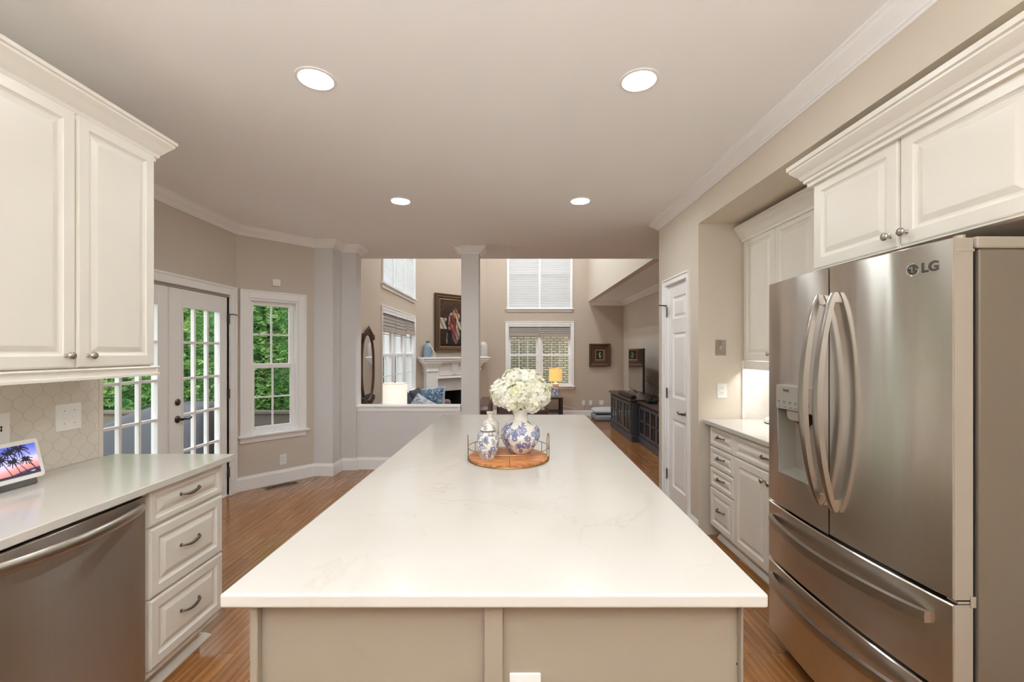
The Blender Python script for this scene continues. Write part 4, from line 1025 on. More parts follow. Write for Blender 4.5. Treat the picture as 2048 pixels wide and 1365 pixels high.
# hydrangeas: every head is a dome of four-petalled florets
hb = empty('hydrangea_bouquet', (vx, vy, 1.12), 'full bouquet of creamy white hydrangeas filling the round blue and white vase', 'flower bouquet')
def petalmat():
    t = NT('hydrangea_petals'); b = t.b
    nz = t.n('ShaderNodeTexNoise', i_Scale=16.0, i_Detail=2.0); t.l(t.coord(), nz.inputs[0])
    t.l(t.ramp(nz.outputs[0], (.34, lin('e6e8c6')), (.5, lin('f4f2e6')), (.8, lin('fbfaf4'))), b.inputs['Base Color']); b.inputs['Roughness'].default_value = .7
    b.inputs['Specular IOR Level'].default_value = .2
    tl = t.n('ShaderNodeBsdfTranslucent'); tl.inputs[0].default_value = (.95, .96, .85, 1); mx = t.n('ShaderNodeMixShader'); mx.inputs[0].default_value = .15
    t.l(b.outputs[0], mx.inputs[1]); t.l(tl.outputs[0], mx.inputs[2]); t.l(mx.outputs[0], t.t.nodes['Material Output'].inputs[0])
    return t.m
m_petal = petalmat(); m_hcore = M('hydrangea_inner_green', 'd3d5b2', .8)
m_stem = M('hydrangea_stem', '8fa060', .6)
HC = Vector((vx + .0, vy, 1.250))
heads = [(-.085, -.03, .005, .066), (.080, -.03, .0, .068), (.0, -.085, .0, .066), (-.03, .02, .055, .066), (.045, -.01, .058, .062), (-.09, .05, -.02, .06), (.085, .05, -.01, .06), (.0, .08, .01, .066), (-.045, -.07, -.035, .058), (.055, -.07, -.04, .058), (-.105, -.005, -.035, .042), (.11, .0, -.03, .044)]
rnd = random.Random(4)
for hx, hy, hz, hr in heads:
    c = HC + Vector((hx * .97, hy, hz * .88)); mb = MB(); nf = int(95 * (hr / .066) ** 2)
    for i in range(nf):
        zz_ = 1 - 2 * (i + .5) / nf; a = i * 2.399963; rr = math.sqrt(1 - zz_ * zz_)
        d = Vector((rr * math.cos(a), rr * math.sin(a), zz_))
        p = c + d * hr * rnd.uniform(.84, 1.06)
        if p.z < 1.165 and math.hypot(p.x - vx, p.y - vy) < .045: continue
        if p.z < 1.15: p.z = 1.15 + rnd.random() * .02
        nrm = (d + Vector((rnd.uniform(-.45, .45), rnd.uniform(-.45, .45), rnd.uniform(-.45, .45)))).normalized()
        t1 = nrm.cross(Vector((rnd.random(), rnd.random(), rnd.random() + .1))).normalized(); t2 = nrm.cross(t1)
        s_ = rnd.uniform(.0145, .0195)
        for k in range(4):
            b_ = k * math.pi / 2; e = t1 * math.cos(b_) + t2 * math.sin(b_); f_ = t1 * -math.sin(b_) + t2 * math.cos(b_); cv = rnd.uniform(-.15, .3)
            mb.add([p, p + e * s_ * .5 + f_ * s_ * .5 + nrm * s_ * .12, p + e * s_ * .95 + f_ * s_ * .42 + nrm * s_ * cv, p + e * s_ * 1.12 + nrm * s_ * (cv - .1), p + e * s_ * .95 - f_ * s_ * .42 + nrm * s_ * cv, p + e * s_ * .5 - f_ * s_ * .5 + nrm * s_ * .12], [(0, 1, 2, 3), (0, 3, 4, 5)])
    mb.build('flower_head', m_petal, hb, smooth=True, angle=60)
    MB().ball(c, hr * .78, 14, 10).build('head_core', m_hcore, hb, smooth=True)
    MB().tube([c, c * .5 + Vector((vx, vy, 1.16)) * .5 + Vector((0, 0, -.01)), Vector((vx + hx * .08, vy + hy * .08, 1.05)), Vector((vx, vy, .97))], .0028, 6).build('stem', m_stem, hb, smooth=True)
# ------------------------------------------------------------------ fireplace
fp = empty('fireplace', FF(.99, LV, 0), 'white painted fireplace mantel with marble surround in the angled living room corner', 'fireplace')
mb = MB(); mb.box(.03, 2.03, 1.285, 1.325, 0, .235, FF).box(.055, 2.005, 1.235, 1.285, 0, .215, FF).box(.09, 1.97, 1.195, 1.235, 0, .19, FF)
mb.build('mantel_shelf', m_trim, fp, bevel=.008)
for a, b in ((.20, .50), (1.48, 1.78)):
    mb = MB(); mb.box(a, b, LV, 1.0, 0, .13, FF).box(a - .02, b + .02, LV, LV + .16, 0, .145, FF)
    mb.rings([[FF(a - o, z, 0), FF(b + o, z, 0), FF(b + o, z, .13 + o), FF(a - o, z, .13 + o)] for z, o in ((1.0, .02), (1.03, .02), (1.035, .005), (1.08, .01), (1.14, .04), (1.195, .075))])
    for i in range(7): mb.box(a + .045 + i * .032, a + .055 + i * .032, LV + .2, .96, .13, .137, FF)
    mb.build('pilaster', m_trim, fp, bevel=.002)
mb = MB().box(.50, 1.48, .84, 1.195, 0, .09, FF)
mb.panel(FF, .56, 1.42, .90, 1.13, .09, [(.001, .012), (.02, .012), (.025, .002), (.03, .002)])
mb.box(.50, 1.48, .83, .85, .09, .115, FF); mb.build('frieze', m_trim, fp, bevel=.003)
MB().rings([[FF(.99 - w_, z, .09), FF(.99 + w_, z, .09), FF(.99 + w_, z, .09 + d_), FF(.99 - w_, z, .09 + d_)] for z, w_, d_ in ((.92, .05, .03), (.94, .055, .035), (1.05, .075, .05), (1.12, .08, .06), (1.19, .09, .08))]).build('keystone', m_trim, fp, bevel=.003)
m_marble = M('grey_marble', 'cfccc9', .2, noise_amt=.1, nscale=6)
mb = MB().box(.50, .70, LV, .83, 0, .04, FF).box(1.28, 1.48, LV, .83, 0, .04, FF).box(.70, 1.28, .53, .83, 0, .04, FF); mb.build('marble_surround', m_marble, fp, bevel=.002)
mb = MB(); mb.box(.72, 1.26, LV + .01, .52, -.42, -.40, FF).box(.70, .72, LV, .53, -.42, 0, FF).box(1.26, 1.28, LV, .53, -.42, 0, FF).box(.70, 1.28, .51, .53, -.42, 0, FF); mb.build('firebox', M('black_firebox', '1c1a19', .9), fp)  # firebox lining is one even near-black
MB().box(.30, 1.68, LV, LV + .03, .0, .50, FF).build('hearth', m_marble, fp, bevel=.003)
# items on the mantel
def lathe_thing(name, prof, c, mat, label, cat, n=40, part=None, group=None):
    o = MB().lathe(prof, c, n).build(name, mat, smooth=True); return tag(o, label, cat, group)
MZ = 1.325
c = FF(.235, MZ, .115)
vb = empty('mantel_bottle', c, 'tall blue-grey bottle vase with a dark rim, at the left end of the mantel', 'vase')
MB().lathe([(.085, 0), (.095, .01), (.10, .05), (.10, .22), (.09, .27), (.055, .305), (.035, .32), (.033, .345)], c, 36).build('bottle_body', M('blue_grey_glaze', '8fa3b5', .45, noise_amt=.25, nscale=14), vb, smooth=True)
MB().lathe([(.033, .345), (.046, .35), (.046, .365), (.03, .365)], c, 36).build('bottle_rim', m_bronze, vb, smooth=True)
bd = MB()
for i in range(22):
    t = i / 21; p = c + FF.n * (.07 + .05 * math.sin(t * 1.5)) + FF.u * (-.04 + t * .17 - .0) + Vector((0, 0, .30 - .285 * t ** 1.15 + .03 * math.sin(t * 3)))
    if i > 15: p = c + FF.n * .10 + FF.u * (.115 + .012 * (i % 2)) + Vector((0, 0, .14 - (i - 15) * .022))
    bd.ball(p, .014, 10, 8)
tag(bd.build('bead_garland', M('white_wood_beads', 'e9e4da', .6), smooth=True), 'string of white beads hanging over the blue-grey bottle on the mantel', 'bead garland')
c = FF(1.90, MZ, .118)
cl = empty('glass_cloche', c, 'frosted glass cloche with knob at the right end of the mantel', 'cloche')
MB().lathe([(.098, 0), (.1, .01), (.1, .27), (.085, .33), (.05, .37), (.012, .385), (.018, .40), (.001, .415)], c, 36).build('dome', M('frosted_glass', 'd5cdc4', .4, spec=.5), cl, smooth=True)
MB().lathe([(.11, 0), (.11, .012), (.001, .012)], c, 36).build('cloche_base', m_trim, cl, smooth=True)
c = FF(1.70, MZ, .10)
lathe_thing('candle_holder', [(.05, 0), (.05, .02), (.02, .03), (.018, .12), (.04, .14), (.045, .22), (.03, .24), (.001, .24)], c, m_pewter, 'dark little candle holder beside the cloche, mostly behind the column', 'candle holder')
# framed painting: an invented figure study in brown, cream and red
m_gilt = M('carved_bronze_frame', '5c4433', .5, metal=.35, noise_amt=.6, nscale=60, bump=.6)
m_gilt2 = M('gilt_inner_edge', '9a7a52', .45, metal=.5, noise_amt=.3, nscale=90, bump=.4)
pt = empty('framed_painting', FF(.99, 1.42, .03), 'large framed painting of a figure with a red drape above the mantel', 'painting')
def frame_ring(F, u0, u1, v0, v1, prof, name, mat, par):
    rs = [[F(u0 + i, v0 + i, h), F(u1 - i, v0 + i, h), F(u1 - i, v1 - i, h), F(u0 + i, v1 - i, h)] for i, h in prof]
    return MB().rings(rs, cap=False).build(name, mat, par)
P0, P1, PV0, PV1 = .485, 1.495, 1.435, 2.82
frame_ring(FF, P0, P1, PV0, PV1, [(0, .005), (0, .06), (.015, .075), (.05, .06), (.08, .065), (.10, .045), (.12, .04)], 'outer_frame', m_gilt, pt)
frame_ring(FF, P0, P1, PV0, PV1, [(.118, .045), (.13, .05), (.145, .035), (.15, .02)], 'inner_frame', m_gilt2, pt)
def figure(U, V):
    rn = np.sin(U * 23 + 4 * np.sin(V * 11)) * np.sin(V * 19 + 3 * np.sin(U * 9)) * .5 + .5
    C = grad(V, [(0, '2a211d'), (.4, '33261f'), (1, '4a3428')]); C *= (.85 + .3 * rn)[..., None]
    el = lambda cx, cy, rx, ry, a=0: (((U - cx) * math.cos(a) + (V - cy) * math.sin(a)) / rx) ** 2 + ((-(U - cx) * math.sin(a) + (V - cy) * math.cos(a)) / ry) ** 2 < 1
    sh_ = (.8 + .2 * np.sin(U * 40 + V * 30))[..., None]
    def p(m, col): C[m] = (hexc(col) * sh_)[m] if not isinstance(col, str) else (hexc(col)[None] * sh_[m])
    p((U < .26) & (V > .40) & (V < .62 - U * .05), 'c9b9a6'); p((U < .30) & (V > .375) & (V < .40), 'd8cbb8')
    p(el(.36, .30, .10, .22, .1), '23252c'); p(el(.27, .14, .035, .16, -.1), '8c7058'); p(el(.30, .50, .09, .08), '24272c')
    p(el(.48, .64, .13, .10, .4), 'c7b6a0'); p(el(.40, .58, .05, .13, -.5), 'bfab93'); p(el(.72, .66, .09, .07), 'd0b496')
    p(el(.50, .50, .11, .20, .12), '8a3a3a'); p(el(.56, .30, .08, .20, .15), 'a1504a'); p(el(.44, .42, .15, .05, .3), 'b06a5c')
    p(el(.70, .50, .05, .13, -.2), 'd2bca0'); p(el(.82, .46, .13, .08, -.5), 'cdbba6'); p(el(.72, .28, .08, .14, .3), 'a99c90'); p(el(.66, .12, .06, .07), '8f8274')
    p(el(.66, .73, .065, .055), 'cfa885'); p(el(.64, .78, .085, .05, -.2), '9b7244'); p(el(.56, .76, .03, .04), 'b08a55')
    p(V < .05, '1e1916')
    return np.clip(C, 0, 1)
grid_picture(FF, P0 + .15, P1 - .15, PV0 + .15, PV1 - .15, .03, 110, 170, figure, 'canvas', m_canvas, pt)
sp_ = empty('small_painting', FFar(0, 1.08, 0), 'small square painting in a wide carved bronze frame on the far wall beside the window', 'painting')
a0, z1 = solve(FFar, 1178, 688); a1, z0 = solve(FFar, 1220, 733)
frame_ring(FFar, a0, a1, z0, z1, [(0, .005), (0, .06), (.02, .07), (.08, .04), (.10, .045), (.15, .03)], 'outer_frame', m_gilt, sp_)
frame_ring(FFar, a0, a1, z0, z1, [(.148, .032), (.16, .036), (.185, .02)], 'inner_frame', m_gilt2, sp_)
def tiny(U, V):
    C = grad(V, [(0, '22201a'), (.5, '3b3a28'), (1, '24261c')]); C[(np.abs(U - .5 + .05 * np.sin(V * 14)) < .09) & (V > .15) & (V < .85)] = hexc('a59c84'); C[(np.abs(U - .68) < .05) & (V < .5)] = hexc('6a5a3a'); return C
grid_picture(FFar, a0 + .18, a1 - .18, z0 + .18, z1 - .18, .024, 30, 36, tiny, 'canvas', m_canvas, sp_)
# arched mirror on the living room's left wall
mr = empty('wall_mirror', (LXW, 6.46, .65), 'tall arched wall mirror with carved bronze crest left of the living room window', 'mirror')
mc = 6.42
def oval(r_, z0_, z1_, n=64):
    o = []
    for i in range(n):
        a = 2 * math.pi * i / n; ca, sa = math.cos(a), math.sin(a)
        o.append((mc + r_ * math.copysign(abs(ca) ** .8, ca), (z0_ + z1_) / 2 + (z1_ - z0_) / 2 * math.copysign(abs(sa) ** .85, sa)))
    return o
m_mirror = M('mirror_silver', 'e0e2e4', .02, metal=1)
MB().rings([[FLL(u, v, .015) for u, v in oval(.255, .74, 1.70)]  , [FLL(u, v, .022) for u, v in oval(.25, .745, 1.695)]]).build('mirror_glass', m_mirror, mr)
MB().tube([FLL(u, v, .025) for u, v in oval(.265, .73, 1.71)], .016, 10, closed=True).build('mirror_frame', m_gilt, mr, smooth=True)
for sg, zc in ((1, 1.70), (-1, .73)):
    mb = MB(); rnd = random.Random(5 + sg)
    for i in range(15):
        t = (i - 7) / 7; u = mc + t * .20; v = zc + sg * (.085 * (1 - abs(t)) ** .8 - .03 * abs(t) - .02)
        tilt = t * .9; L = .05 + .04 * (1 - abs(t))
        mb.tube([FLL(u, v - sg * .02, .03), FLL(u + .02 * tilt, v + sg * L * .4, .045), FLL(u + .045 * tilt, v + sg * L * .8, .035)], [.016, .017, .004], 7)
    for t in (-1, 1): mb.tube([FLL(mc + t * .2, zc - sg * .03, .03), FLL(mc + t * .26, zc - sg * .0, .035), FLL(mc + t * .27, zc - sg * .05, .035), FLL(mc + t * .24, zc - sg * .06, .035)], .012, 7)
    mb.build('carved_crest', m_gilt, mr, smooth=True)
# ------------------------------------------------------------------ window shades
def cellshade(F, u0, u1, v0, v1, label, grp, w=-.01):
    n = int((v1 - v0) / .022); rs = []
    for i in range(n + 1):
        v = v0 + (v1 - v0) * i / n; d = .010 if i % 2 else 0
        rs.append([F(u0, v, w - .028 - d), F(u1, v, w - .028 - d), F(u1, v, w - .012 + d), F(u0, v, w - .012 + d)])
    root = empty('window_shade', F((u0 + u1) / 2, v0, w), label, 'window shade', grp)
    MB().rings(rs).build('shade_cloth', m_cell, root)
    MB().box(u0, u1, v0 - .02, v0, w - .036, w - .006, F).build('bottom_rail', m_trim, root, bevel=.003)
def romanshade(F, u0, u1, v0, v1, label, grp, w=.0):
    root = empty('window_shade', F((u0 + u1) / 2, v0, w), label, 'window shade', grp); n = 26; rs = []
    for i in range(n + 1):
        t = i / n; v = v1 - (v1 - v0) * t; d = .03 + .005 * math.sin(t * 9 * math.pi) + .02 * t
        rs.append([F(u0, v, w - .025), F(u1, v, w - .025), F(u1, v, w - .025 + d), F(u0, v, w - .025 + d)])
    MB().rings(rs).build('shade_cloth', m_woven, root, smooth=True)
    MB().box(u0 - .002, u1 + .002, v0 - .045, v0 + .005, w - .02, w + .03, F).build('hem', m_woven_hem, root, bevel=.004)
    MB().box(u0, u1, v1, v1 + .03, w - .03, w + .03, F).build('head_rail', m_trim, root)
um = (FU0 + FU1) / 2
cellshade(FFar, FU0 + .03, um - .012, 2.60, 4.38, 'white pleated shade in the upper far window, left one of two', 'white pleated shades in the upper windows')
cellshade(FFar, um + .012, FU1 - .03, 2.60, 4.38, 'white pleated shade in the upper far window, right one of two', 'white pleated shades in the upper windows')
romanshade(FFar, FU0 + .03, um - .006, 1.90, 2.10, 'raised woven grey shade at the top of the lower far window, left one', 'woven shades of the lower far window')
romanshade(FFar, um + .006, FU1 - .03, 1.88, 2.10, 'raised woven grey shade at the top of the lower far window, right one', 'woven shades of the lower far window')
lw = (9.55 - 7.2) / 3
for k in range(3):
    a = 7.2 + k * lw
    cellshade(FLL, a + .03, a + lw - .03, 2.64, 4.38, ['white pleated shade in the upper left living room window, nearest of three', 'white pleated shade in the upper left living room window, middle of three', 'white pleated shade in the upper left living room window, farthest of three'][k], 'white pleated shades in the upper windows')
    romanshade(FLL, a + .012, a + lw - .012, [1.83, 1.82, 1.86][k], 2.10, ['raised woven grey shade of the lower left window, nearest of three', 'raised woven grey shade of the lower left window, middle of three', 'raised woven grey shade of the lower left window, farthest of three'][k], 'woven shades of the lower left window')
# ------------------------------------------------------------------ lamps
def shade_mat(name, col, e, emcol):
    t = NT(name); t.b.inputs['Base Color'].default_value = (*lin(col), 1); t.b.inputs['Roughness'].default_value = .9
    t.b.inputs['Emission Color'].default_value = (*lin(emcol), 1); t.b.inputs['Emission Strength'].default_value = e; return t.m
def drum(c, r, z0_, z1_, mat, par, rim, r2=None):
    r2 = r2 or r
    MB().lathe([(r, z0_), (r2, z1_), (r2 - .004, z1_), (r - .004, z0_), (r, z0_)], c, 48, cap=False).build('lamp_shade', mat, par, smooth=True)
    m = MB()
    for rr, z in ((r, z0_), (r2, z1_)): m.tube([(c[0] + rr * math.cos(a * math.pi / 24), c[1] + rr * math.sin(a * math.pi / 24), c[2] + z) for a in range(48)], .004, 6, closed=True)
    m.build('shade_trim', rim, par, smooth=True)
    m = MB().ball((c[0], c[1], c[2] + z1_ + .012), .012, 12, 8)
    for a in range(3): m.tube([(c[0], c[1], c[2] + z1_ - .02), (c[0] + r2 * math.cos(a * 2.094), c[1] + r2 * math.sin(a * 2.094), c[2] + z1_ - .005)], .002, 6)
    m.build('finial', m_pewter, par, smooth=True)
    MB().ball((c[0], c[1], c[2] + (z0_ + z1_) / 2), .03, 14, 10).build('bulb', m_bulbm, par, smooth=True)
m_bulbm = emis('warm_bulb_lit', 'ffdfb0', 40)
tb = empty('console_table', (-1.6, 5.95, LV), 'narrow dark console table behind the half wall carrying the white drum lamp', 'console table')
MB().box(-2.05, -1.0, 5.72, 6.12, .36, .39).build('tabletop', M('dark_walnut', '3a2a22', .35, noise_amt=.2, nscale=8), tb, bevel=.004)
m_walnut = tb.children[0].data.materials[0]
for x in (-2.02, -1.06):
    for y in (5.74, 6.06): MB().box(x, x + .04, y, y + .04, LV, .36).build('leg', m_walnut, tb, bevel=.003)
lc_ = (-1.60, 5.96, .39)
lp = empty('table_lamp', lc_, 'lit table lamp with large white drum shade seen just above the half wall ledge', 'lamp', 'lit table lamps')
MB().lathe([(.08, 0), (.085, .01), (.085, .02), (.05, .03), (.035, .06), (.055, .14), (.06, .2), (.04, .28), (.012, .31), (.012, .46), (.001, .46)], lc_, 32).build('lamp_base', m_white_pl, lp, smooth=True)
drum(lc_, .162, .333, .632, shade_mat('white_linen_shade_lit', 'f3e7dc', .66, 'fff0e2'), lp, M('tan_binding', 'c9b3a0', .8))
# end table with lamp by the far window
et = empty('end_table', (.95, 10.85, LV), 'dark brown end table with lower shelf under the far window, holding the yellow lamp', 'end table')
MB().box(.55, 1.255, 10.65, 11.1, .325, .352).build('tabletop', M('table_glass_top', '8b8a88', .15), et, bevel=.003)
MB().box(.56, 1.245, 10.66, 11.09, .29, .325).build('apron', m_walnut, et)
for x in (.56, 1.185):
    for y in (10.66, 11.03): MB().box(x, x + .06, y, y + .06, LV, .29).build('leg', m_walnut, et, bevel=.003)
MB().box(.60, 1.2, 10.68, 11.07, -.04, -.01).build('shelf', m_walnut, et)
l2 = (1.085, 10.86, .352)
el_ = empty('table_lamp', l2, 'lit table lamp with yellow shade and blue patterned jar base by the far window', 'lamp', 'lit table lamps')
col_lathe([(.07, 0), (.08, .01), (.085, .04), (.085, .19), (.078, .215), (.05, .225)], l2, 160, 70, floral(.01, .20, .08, 18, 31, '3a4f95', '33417f', 'e9ebf2', 1.2), 'lamp_base', m_ceramic, el_)
MB().lathe([(.05, .224), (.078, .235), (.078, .30), (.05, .325), (.02, .335), (.01, .42), (.001, .42)], l2, 32).build('lamp_neck', m_white_pl, el_, smooth=True)
drum(l2, .165, .365, .685, shade_mat('yellow_shade_lit', 'e0b866', .62, 'ffcf80'), el_, m_gold, .158)
# ------------------------------------------------------------------ upholstery
def cushion(c, sx, sy, sz, rot, mat, name, par=None, n=14, colfn=None, p=.5):
    """pillow form: puffed square, corners pinched"""
    mb = MB(); idx = {}; N = n
    for side in (1, -1):
        for j in range(N + 1):
            for i in range(N + 1):
                u, v = 2 * i / N - 1, 2 * j / N - 1
                if side < 0 and (i in (0, N) or j in (0, N)): idx[(side, i, j)] = idx[(1, i, j)]; continue
                h = ((1 - u * u) * (1 - v * v)) ** p; k = 1 - .06 * (abs(u) ** 2 * (1 - abs(v)) + abs(v) ** 2 * (1 - abs(u)))
                q = Vector((u * sx * k, v * sy * k, side * h * sz)); q = rot @ q + Vector(c)
                idx[(side, i, j)] = len(mb.v); mb.v.append(tuple(q))
                if colfn: mb.c.append((*lin(colfn(u, v)), 1))
        for j in range(N):
            for i in range(N): mb.f.append(tuple(idx[(side, a, b)] for a, b in ((i, j), (i + 1, j), (i + 1, j + 1), (i, j + 1))))
    return mb.build(name, mat, par, smooth=True, angle=80)
RX = lambda a: Matrix.Rotation(math.radians(a), 3, 'X'); RY = lambda a: Matrix.Rotation(math.radians(a), 3, 'Y'); RZ = lambda a: Matrix.Rotation(math.radians(a), 3, 'Z')
m_char = fabric('charcoal_sofa_fabric', '4b4d55'); m_mauve = fabric('taupe_sofa_arm', '8a7676')
so = empty('sofa', (-1.7, 7.8, LV), 'charcoal fabric sofa under the left living room window, mostly below the half wall', 'sofa')
MB().box(-2.05, -1.22, 6.5, 8.9, LV + .08, .10).build('sofa_frame', m_char, so, bevel=.02)
MB().box(-2.06, -1.84, 6.5, 8.9, .10, .52).build('backrest', m_char, so, bevel=.05, seg=4)
for a, b in ((6.72, 7.7), (7.71, 8.68)):
    MB().box(-1.86, -1.2, a, b, .10, .26).build('seat_cushion', m_char, so, bevel=.04, seg=4)
for a, b, z in ((6.76, 7.66, .66), (7.76, 8.60, .74)):
    cushion((-1.78, (a + b) / 2, .49), (b - a) / 2, .27, .13, RY(78) @ RZ(90), m_char, 'back_cushion', so)
for a in (6.48, 8.68): MB().box(-2.05, -1.24, a, a + .22, LV + .06, .49 if a > 7 else .40).build('armrest', m_mauve, so, bevel=.06, seg=4)
for x in (-1.98, -1.3):
    for y in (6.58, 8.8): MB().lathe([(.02, LV), (.03, LV + .1)], (x, y, 0), 12).build('foot', m_black, so)
rp = random.Random(9)
def damask(c1, c2, c3):
    def fn(u, v):
        q = noise.noise(Vector((u * 5, v * 5, 1.3))); w_ = noise.noise(Vector((u * 9, v * 9, 5.3)))
        if max(abs(u), abs(v)) > .9: return c3
        return c1 if q > .05 else (c2 if w_ > -.1 else c3)
    return fn
tag(cushion((-1.37, 7.55, .60), .235, .235, .095, RZ(-20) @ RX(72) @ RZ(8), m_pilcol, 'throw_pillow', n=40, colfn=damask('6f8ea8', '4c6580', 'b4c6d4')), 'large blue patterned throw pillow with pale edge on the sofa, right of two pillows', 'pillow', 'throw pillows on the sofa')
tag(cushion((-1.50, 7.12, .50), .22, .22, .09, RZ(-14) @ RX(66) @ RZ(-26), m_pilcol, 'throw_pillow', n=40, colfn=lambda u, v: ('8d8560' if noise.noise(Vector((u * 12, v * 12, 0))) > 0 else '6d6a55') if v < -.05 else ('3f4c66' if abs(noise.noise(Vector((u * 6, v * 6, 2)))) < .06 else 'd3dbe2')), 'smaller white and olive print throw pillow on the sofa beside the lamp shade', 'pillow', 'throw pillows on the sofa')
# brown leather recliner behind the flowers
m_leather = M('brown_leather', '56392f', .35, noise_amt=.25, nscale=9, bump=.15)
ch = empty('leather_recliner', (.05, 8.2, LV), 'brown leather armchair in the living room, mostly hidden behind the vase and flowers', 'armchair')
MB().box(-.50, .56, 7.9, 8.85, LV + .06, .12).build('chair_base', m_leather, ch, bevel=.04, seg=4)
MB().box(-.30, .36, 7.8, 8.5, .12, .28).build('seat', m_leather, ch, bevel=.06, seg=4)
for x in (-.62, .42):
    mb = MB(); rs = []
    for y, z in ((7.82, .40), (7.9, .46), (8.1, .495), (8.5, .50), (8.75, .55), (8.85, .50)):
        rs.append([Vector((x, y, LV + .05)), Vector((x + .22, y, LV + .05)), Vector((x + .24, y, z - .06)), Vector((x + .18, y, z)), Vector((x + .04, y, z)), Vector((x - .02, y, z - .06))])
    mb.rings(rs).build('armrest', m_leather, ch, smooth=True, bevel=.015)
MB().rings([[Vector((x, y + d_, z)) for x, d_ in ((-.30 + i_, 0), (.36 - i_, 0), (.36 - i_, .2), (-.30 + i_, .2))] for z, y, i_ in ((.12, 8.5, 0), (.5, 8.62, 0), (.78, 8.72, .02), (.86, 8.76, .06))]).build('backrest', m_leather, ch, bevel=.04, seg=4)
tag(cushion((-.22, 8.45, .69), .17, .13, .06, RX(75), fabric('navy_fabric', '2a3347'), 'headrest_pillow'), 'dark navy cushion peeking out left of the white flowers, on the leather armchair', 'pillow')
# dog bed of two cushions
m_bed = fabric('dog_bed_grey', '9aa3ad'); m_bed2 = fabric('dog_bed_top', 'c5c8cd')
b1 = MB(); 
tag(b1.box(1.98, 2.75, 10.35, 11.0, LV, LV + .14).build('dog_bed', m_bed, bevel=.05, seg=4), 'lower blue-grey rectangular dog cushion on the floor beside the media console', 'dog bed', 'stacked dog beds')
tag(cushion((2.36, 10.69, LV + .215), .40, .33, .075, RZ(0), m_bed2, 'dog_bed', p=.3), 'upper pale grey dog cushion lying on top of the blue-grey one', 'dog bed', 'stacked dog beds')
# ------------------------------------------------------------------ media console
m_grey = M('charcoal_painted_wood', '4a4e57', .4, noise_amt=.15, nscale=10); m_top = M('brown_wood_top', '4d3d36', .3, noise_amt=.2, nscale=6)
m_cglass = M('dark_cabinet_glass', '14161b', .08)
mc_ = empty('media_console', (2.5, 8.8, LV), 'long charcoal media console with glass doors and wood top under the television', 'media console')
def glassdoor(F, a, b, v0, v1, par, cols=2, rows=2):
    m = MB(); ringbox(m, F, a, b, v0, v1, .045, 0, .022)
    for i in range(1, cols): c_ = a + .045 + (b - a - .09) * i / cols; m.box(c_ - .009, c_ + .009, v0 + .045, v1 - .045, .004, .019, F)
    for i in range(1, rows): c_ = v0 + .045 + (v1 - v0 - .09) * i / rows; m.box(a + .045, b - .045, c_ - .009, c_ + .009, .005, .018, F)
    d = m.build('door', m_grey, par, bevel=.002)
    MB().box(a + .045, b - .045, v0 + .045, v1 - .045, .006, .010, F).build('pane', m_cglass, d)
    return d
def unit(x, ya, yb, top, ndoors):
    F = Frame((x, 0, 0), (-1, 0, 0)); 
    MB().box(x + .02, 2.86, ya, yb, LV + .11, top - .03).build('carcass', m_walnut if False else m_grey, mc_)
    MB().box(x - .02, 2.86, ya - .02, yb + .02, LV, LV + .11).build('plinth', m_grey, mc_, bevel=.006)
    m = MB(); ringbox(m, F, -yb, -ya, LV + .11, top - .03, .04, -.02, 0); m.build('face_frame', m_grey, mc_)
    w_ = (yb - ya - .08) / ndoors
    for k in range(ndoors):
        d = glassdoor(F, -yb + .04 + k * w_ + .002, -yb + .04 + (k + 1) * w_ - .002, LV + .15, top - .07, mc_, 2 if w_ > .3 else 1)
        MB().ball(F(-yb + .04 + k * w_ + (w_ - .02 if k % 2 == 0 else .02), .22, .03), .012, 10, 8).build('knob', m_bronze, d, smooth=True)
    MB().rings([[Vector((x - o, ya - o, z)), Vector((2.86, ya - o, z)), Vector((2.86, yb + o, z)), Vector((x - o, yb + o, z))] for z, o in ((top - .055, .0), (top - .04, .01), (top - .03, .035), (top - .024, .045), (top, .045))]).build('console_top', m_top, mc_)
unit(2.20, 7.98, 9.62, .575, 3)
unit(2.32, 6.6, 7.92, .545, 4)
unit(2.32, 9.69, 10.2, .545, 1)
MB().box(2.215, 2.22, 8.3, 8.315, .1, .2).build('console_paper', m_white_pl, mc_)
tv = empty('television', (2.45, 8.8, .575), 'large flat screen television standing on the media console against the right wall', 'television')
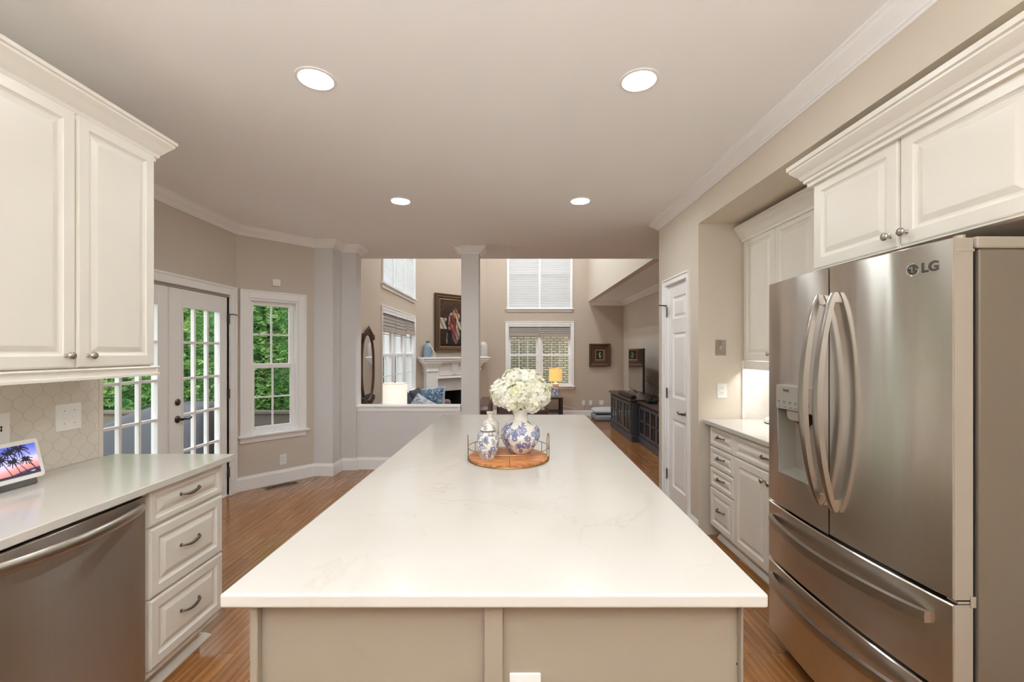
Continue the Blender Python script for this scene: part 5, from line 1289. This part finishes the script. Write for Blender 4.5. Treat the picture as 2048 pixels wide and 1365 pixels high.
MB().add([(x, y, z) for z in (.665, 1.515) for x, y in ((2.43, 8.10), (2.47, 8.10), (2.58, 9.50), (2.54, 9.50))], [(0, 1, 2, 3), (4, 5, 6, 7), (0, 1, 5, 4), (1, 2, 6, 5), (2, 3, 7, 6), (3, 0, 4, 7)]).build('tv_body', m_black, tv, bevel=.005)
MB().add([(x, y, z) for z in (.68, 1.503) for x, y in ((2.4295, 8.112), (2.4285, 8.112), (2.5375, 9.488), (2.5385, 9.488))], [(0, 1, 2, 3), (4, 5, 6, 7), (0, 1, 5, 4), (1, 2, 6, 5), (2, 3, 7, 6), (3, 0, 4, 7)]).build('screen', M('tv_glass', '2c2725', .06, spec=1.0, coat=1.0, IOR=2.6), tv)
for y in (8.35, 9.25):
    xx = 2.45 + (y - 8.1) * .0786; MB().tube([(xx - .12, y, .583), (xx, y, .67), (xx + .12, y, .583)], .010, 8).build('stand_foot', m_chrome, tv, smooth=True)
sb = MB().box(2.20, 2.30, 8.05, 9.05, .577, .645); tag(sb.build('soundbar', m_black, bevel=.015), 'black soundbar lying along the console front below the television', 'soundbar')
tag(MB().box(2.36, 2.52, 7.55, 7.80, .547, .60).tube([(2.4, 7.6, .61), (2.45, 7.7, .64), (2.5, 7.78, .60)], .012, 8).build('cable_box', m_black, bevel=.01), 'small black cable box at the near end of the console beside the television', 'cable box')
for k, (a, b) in enumerate((((2.50, 8.12, 1.0), (2.86, 7.3, .82)), ((2.50, 8.12, .93), (2.86, 7.2, .60)))):
    A, B = Vector(a), Vector(b); tag(MB().tube([A.lerp(B, i / 16) + Vector((0, 0, -.10 * math.sin(math.pi * i / 16))) for i in range(17)], .006, 6).build('power_cable', m_black, smooth=True), ['upper black cable running from the television back to the wall', 'lower black cable sagging from the television back to the wall'][k], 'cable', 'cables behind the television')
u, v = solve(FFar, 1167, 800)
tag(MB().tube([FFar(u, v, .012), FFar(u + .01, v - .12, .03), FFar(u - .02, LV + .2, .03), FFar(u - .2, LV + .17, .03), (1.2, 11.15, .1), (1.15, 11.14, .36), (1.12, 10.95, .36)], .005, 6).build('lamp_cord', m_white_pl, smooth=True), 'thin white lamp cord running from the end table lamp to the outlet', 'cord')
